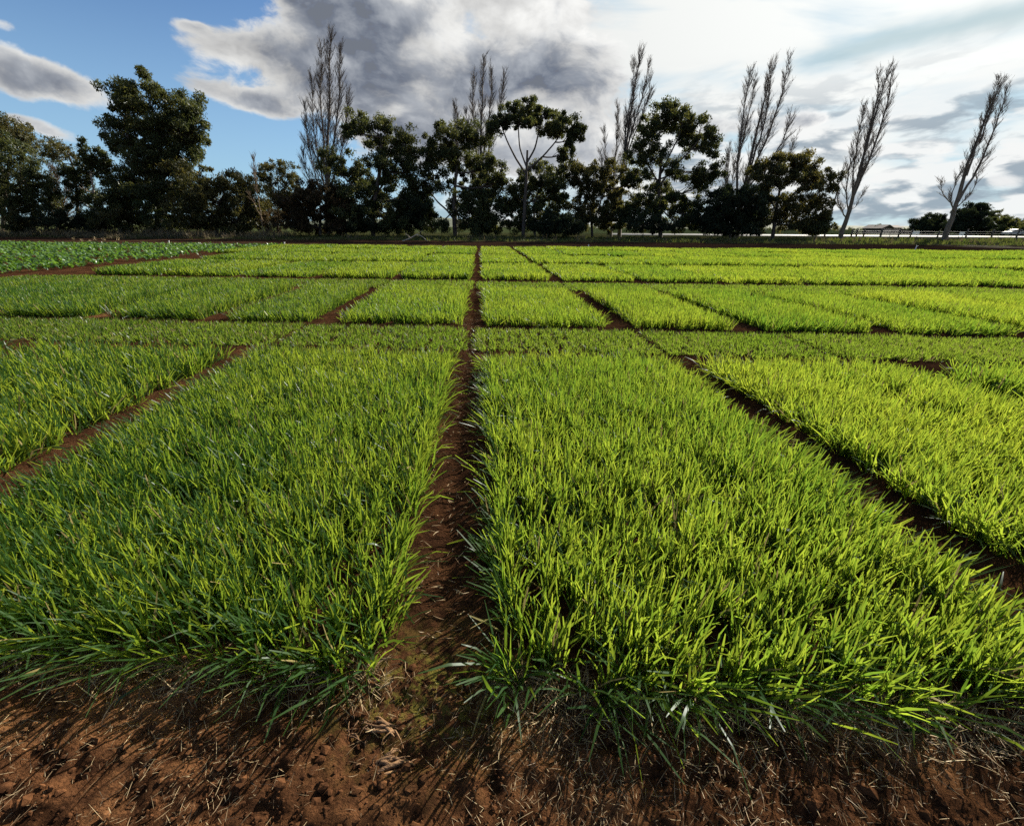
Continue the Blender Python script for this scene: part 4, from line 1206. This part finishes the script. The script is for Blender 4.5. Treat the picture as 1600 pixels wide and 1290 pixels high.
# fallen branch on the verge
fb = gp(650, 373)
fbY = 52.0
fb = at(650, 372, fbY)
e = empty('fallen_branch', (fb.x, fbY, float(terrain(np.array(fb.x), np.array(fbY)))), 'pale fallen branch arching on the verge before the many-lobed gum', 'branch')
v, f = tubes([([(-1.6, 0, 0.05), (-0.7, 0.1, 0.35), (0.1, 0, 0.75), (0.7, -0.1, 0.6), (1.3, 0, 0.05)], [0.05, 0.06, 0.06, 0.05, 0.03])], 6)
obj('limb', mesh_np('fallen_limb', v, f), M_PALEBARK, e)
v, f = tubes([([(0.0, 0, 0.7), (0.35, 0.2, 0.95), (0.8, 0.2, 1.2)], [0.04, 0.03, 0.01]), ([(-0.6, 0.1, 0.35), (-0.9, -0.3, 0.7), (-1.2, -0.5, 0.8)], [0.035, 0.025, 0.01])], 5)
obj('twigs', mesh_np('fallen_twigs', v, f), M_PALEBARK, e, kind='stuff')


# dead root crowns on the near soil
def root_clump(name, label, px0, px1, seed, n, rad, lift):
    rr = np.random.default_rng(seed)
    a, b = gp(*px0), gp(*px1)
    c = (a + b) / 2
    z0 = float(ground_h(np.array(c.x), np.array(c.y)))
    e = empty(name, (c.x, c.y, z0), label, 'dead root', 'dead crop roots on the bare soil')
    ax = np.array(((b.x - a.x), (b.y - a.y), 0))
    ln = np.linalg.norm(ax)
    ax = ax / ln
    sd = np.array([-ax[1], ax[0], 0])
    core = []
    for i in range(n):
        o = rr.normal(0, rad * 1.15)
        st, en = rr.uniform(-0.5, -0.05) * ln, rr.uniform(0.05, 0.5) * ln
        pts = []
        ph = rr.random() * 6.28
        for t in np.linspace(0, 1, 9):
            q = ax * (st + (en - st) * t) + sd * (o + rad * 0.9 * math.sin(ph + t * 5.0)) + np.array([0, 0, lift * math.sin(t * math.pi) * rr.uniform(0.7, 1.0) + 0.003])
            pts.append(q)
        r0 = rad * rr.uniform(0.2, 0.8)
        core.append((np.array(pts), r0 * np.array([0.25, 0.7, 1, 1.1, 1, 1, 0.8, 0.6, 0.2])))
    v, f = tubes(core, 6)
    obj('root_crown', mesh_np('root_crown', v, f), M_ROOTWOOD, e, kind='stuff')
    fine = []
    for i in range(n * 2):
        s = ax * rr.uniform(-0.45, 0.5) * ln + np.array([0, 0, lift * 0.5])
        d = ax * rr.normal(0, 0.6) + sd * rr.normal(0, 1) + np.array([0, 0, rr.uniform(-0.2, 0.7)])
        d = d / np.linalg.norm(d) * rr.uniform(0.02, 0.07)
        m_ = s + d * 0.6 + rr.normal(0, 0.006, 3)
        en = s + d
        en[2] = max(0.0, en[2] - 0.02)
        fine.append((bez(s, m_, en, 5), np.linspace(0.0028, 0.0009, 5)))
    v, f = tubes(fine, 4)
    obj('rootlets', mesh_np('rootlets', v, f), M_ROOTWOOD, e, kind='stuff')


root_clump('dead_root', 'larger curled dead root lying lower on the bare soil at the alley mouth', (552, 1192), (652, 1192), 501, 9, 0.012, 0.022)
root_clump('dead_root', 'smaller split dead root lying above the larger one at the alley mouth', (556, 1128), (626, 1146), 502, 5, 0.009, 0.014)
root_clump('dead_root', 'thin arched root lying between the two dead roots and the cereal', (528, 1136), (580, 1172), 503, 2, 0.006, 0.03)

# clods
ico_v, ico_f = [], []
tmp = bpy.data.meshes.new('ico')
import bmesh
bm = bmesh.new()
bmesh.ops.create_icosphere(bm, subdivisions=1, radius=1.0)  # 20 faces
bm.to_mesh(tmp)
bm.free()
ico_v = np.array([v.co[:] for v in tmp.vertices])
ico_f = np.array([p.vertices[:] for p in tmp.polygons])
bpy.data.meshes.remove(tmp)
r = np.random.default_rng(601)
n = 5600
cxs = np.concatenate([r.uniform(-2.3, 2.3, n), alley_x(np.linspace(1.2, 9, 700)) + r.normal(0, 0.11, 700)])
cys = np.concatenate([r.uniform(0.32, 1.12, n), np.linspace(1.2, 9, 700)])
cys[:n] += TR * cxs[:n]
sz = np.concatenate([0.0035 + 0.006 * r.random(n) ** 3 + np.where(r.random(n) < 0.09, r.uniform(0.004, 0.012, n), 0), 0.003 + 0.006 * r.random(700) ** 2])
patchy = fbm(cxs * 4, cys * 4, 3, 44) > -0.25
cxs, cys, sz = cxs[patchy], cys[patchy], sz[patchy]
n = len(cxs)
keep_c = r.random(n) < 0.95
cxs, cys, sz = cxs[keep_c], cys[keep_c], sz[keep_c]
n = len(cxs)
V = ico_v[None] * (sz[:, None, None] * (1 + 0.30 * r.normal(0, 1, (n, len(ico_v), 1)))) * np.array([1.15, 1.0, 0.75])
V += np.stack([cxs, cys, ground_h(cxs, cys) + sz * 0.25], 1)[:, None, :]
Fc = ico_f[None] + (np.arange(n) * len(ico_v))[:, None, None]
obj('soil_clods', mesh_np('soil_clods', V, Fc.reshape(-1, 3), smooth=False), M_CLOD, kind='stuff', label='crumbled red soil clods over the near headland and alley')

oct_v = np.array([(1, 0, 0), (-1, 0, 0), (0, 1, 0), (0, -1, 0), (0, 0, 1), (0, 0, -1)], float)
oct_f = np.array([(0, 2, 4), (2, 1, 4), (1, 3, 4), (3, 0, 4), (2, 0, 5), (1, 2, 5), (3, 1, 5), (0, 3, 5)])
n = 22000
cxs = r.uniform(-2.2, 2.2, n)
cys = r.uniform(0.30, 1.05, n) + TR * cxs
kp = r.random(n) < np.clip(0.45 + 1.3 * fbm(cxs * 4, cys * 4, 3, 45), 0.08, 1)
cxs, cys = cxs[kp], cys[kp]
n = len(cxs)
sz = 0.0022 + 0.0035 * r.random(n) ** 2
V = oct_v[None] * (sz[:, None, None] * (1 + 0.35 * r.normal(0, 1, (n, 6, 1))))
V += np.stack([cxs, cys, ground_h(cxs, cys) + sz * 0.3], 1)[:, None, :]
obj('soil_crumbs', mesh_np('soil_crumbs', V, (oct_f[None] + (np.arange(n) * 6)[:, None, None]).reshape(-1, 3), smooth=False), M_CLOD, kind='stuff', label='fine loose soil crumbs over the near headland')

# straw and dead leaves lying on the soil
r = np.random.default_rng(611)


def straw(name, x, y, length, width, label, seed, up=0.16):
    r = np.random.default_rng(seed)
    m = len(x)
    z = ground_h(x, y) + 0.003 + 0.006 * r.random(m)
    V, Fc, A = blades(np.stack([x, y, z], 1), r.random(m) * 6.28, math.pi / 2 - np.abs(r.normal(0.02, up, m)), r.normal(0.2, 0.8, m), length, width, 3, r.normal(0, 1.2, m), r.random(m) ** 1.5,
                      [0.8, 1, 0.9, 0.3])
    obj(name, mesh_np(name, V, Fc, {'rnd': A}), M_STRAW, kind='stuff', label=label)


m = 17000
x = r.uniform(-2.4, 2.4, m)
y = r.uniform(0.30, 1.02, m) + TR * x
k = r.random(m) < np.clip(0.35 + 1.1 * fbm(x * 3, y * 3, 3, 71) + 0.35 * (x > 0.1), 0.04, 1)
x, y = x[k], y[k]
straw('straw_litter', x, y, 0.012 + 0.055 * r.random(len(x)) ** 2, 0.0007 + 0.0011 * r.random(len(x)) ** 2, 'pale straw and root litter strewn over the near headland', 612)
m = 4600
x = r.uniform(-2.5, 2.6, m)
y = 0.99 + TR * x + r.normal(0, 0.06, m)
k = np.abs(x - alley_x(y)) > 0.2
x, y = x[k], y[k]
straw('dead_leaf_fringe', x, y, 0.03 + 0.09 * r.random(len(x)), 0.0012 + 0.0026 * r.random(len(x)) ** 2, 'withered leaves fringing the front edge of the cereal', 613, up=0.45)
m = 900
yy = r.uniform(1.1, 8, m)
x = alley_x(yy) + r.normal(0, 0.14, m)
straw('alley_litter', x, yy, 0.02 + 0.05 * r.random(m), 0.0015 + 0.002 * r.random(m), 'dry leaf scraps lying in the central alley', 614)
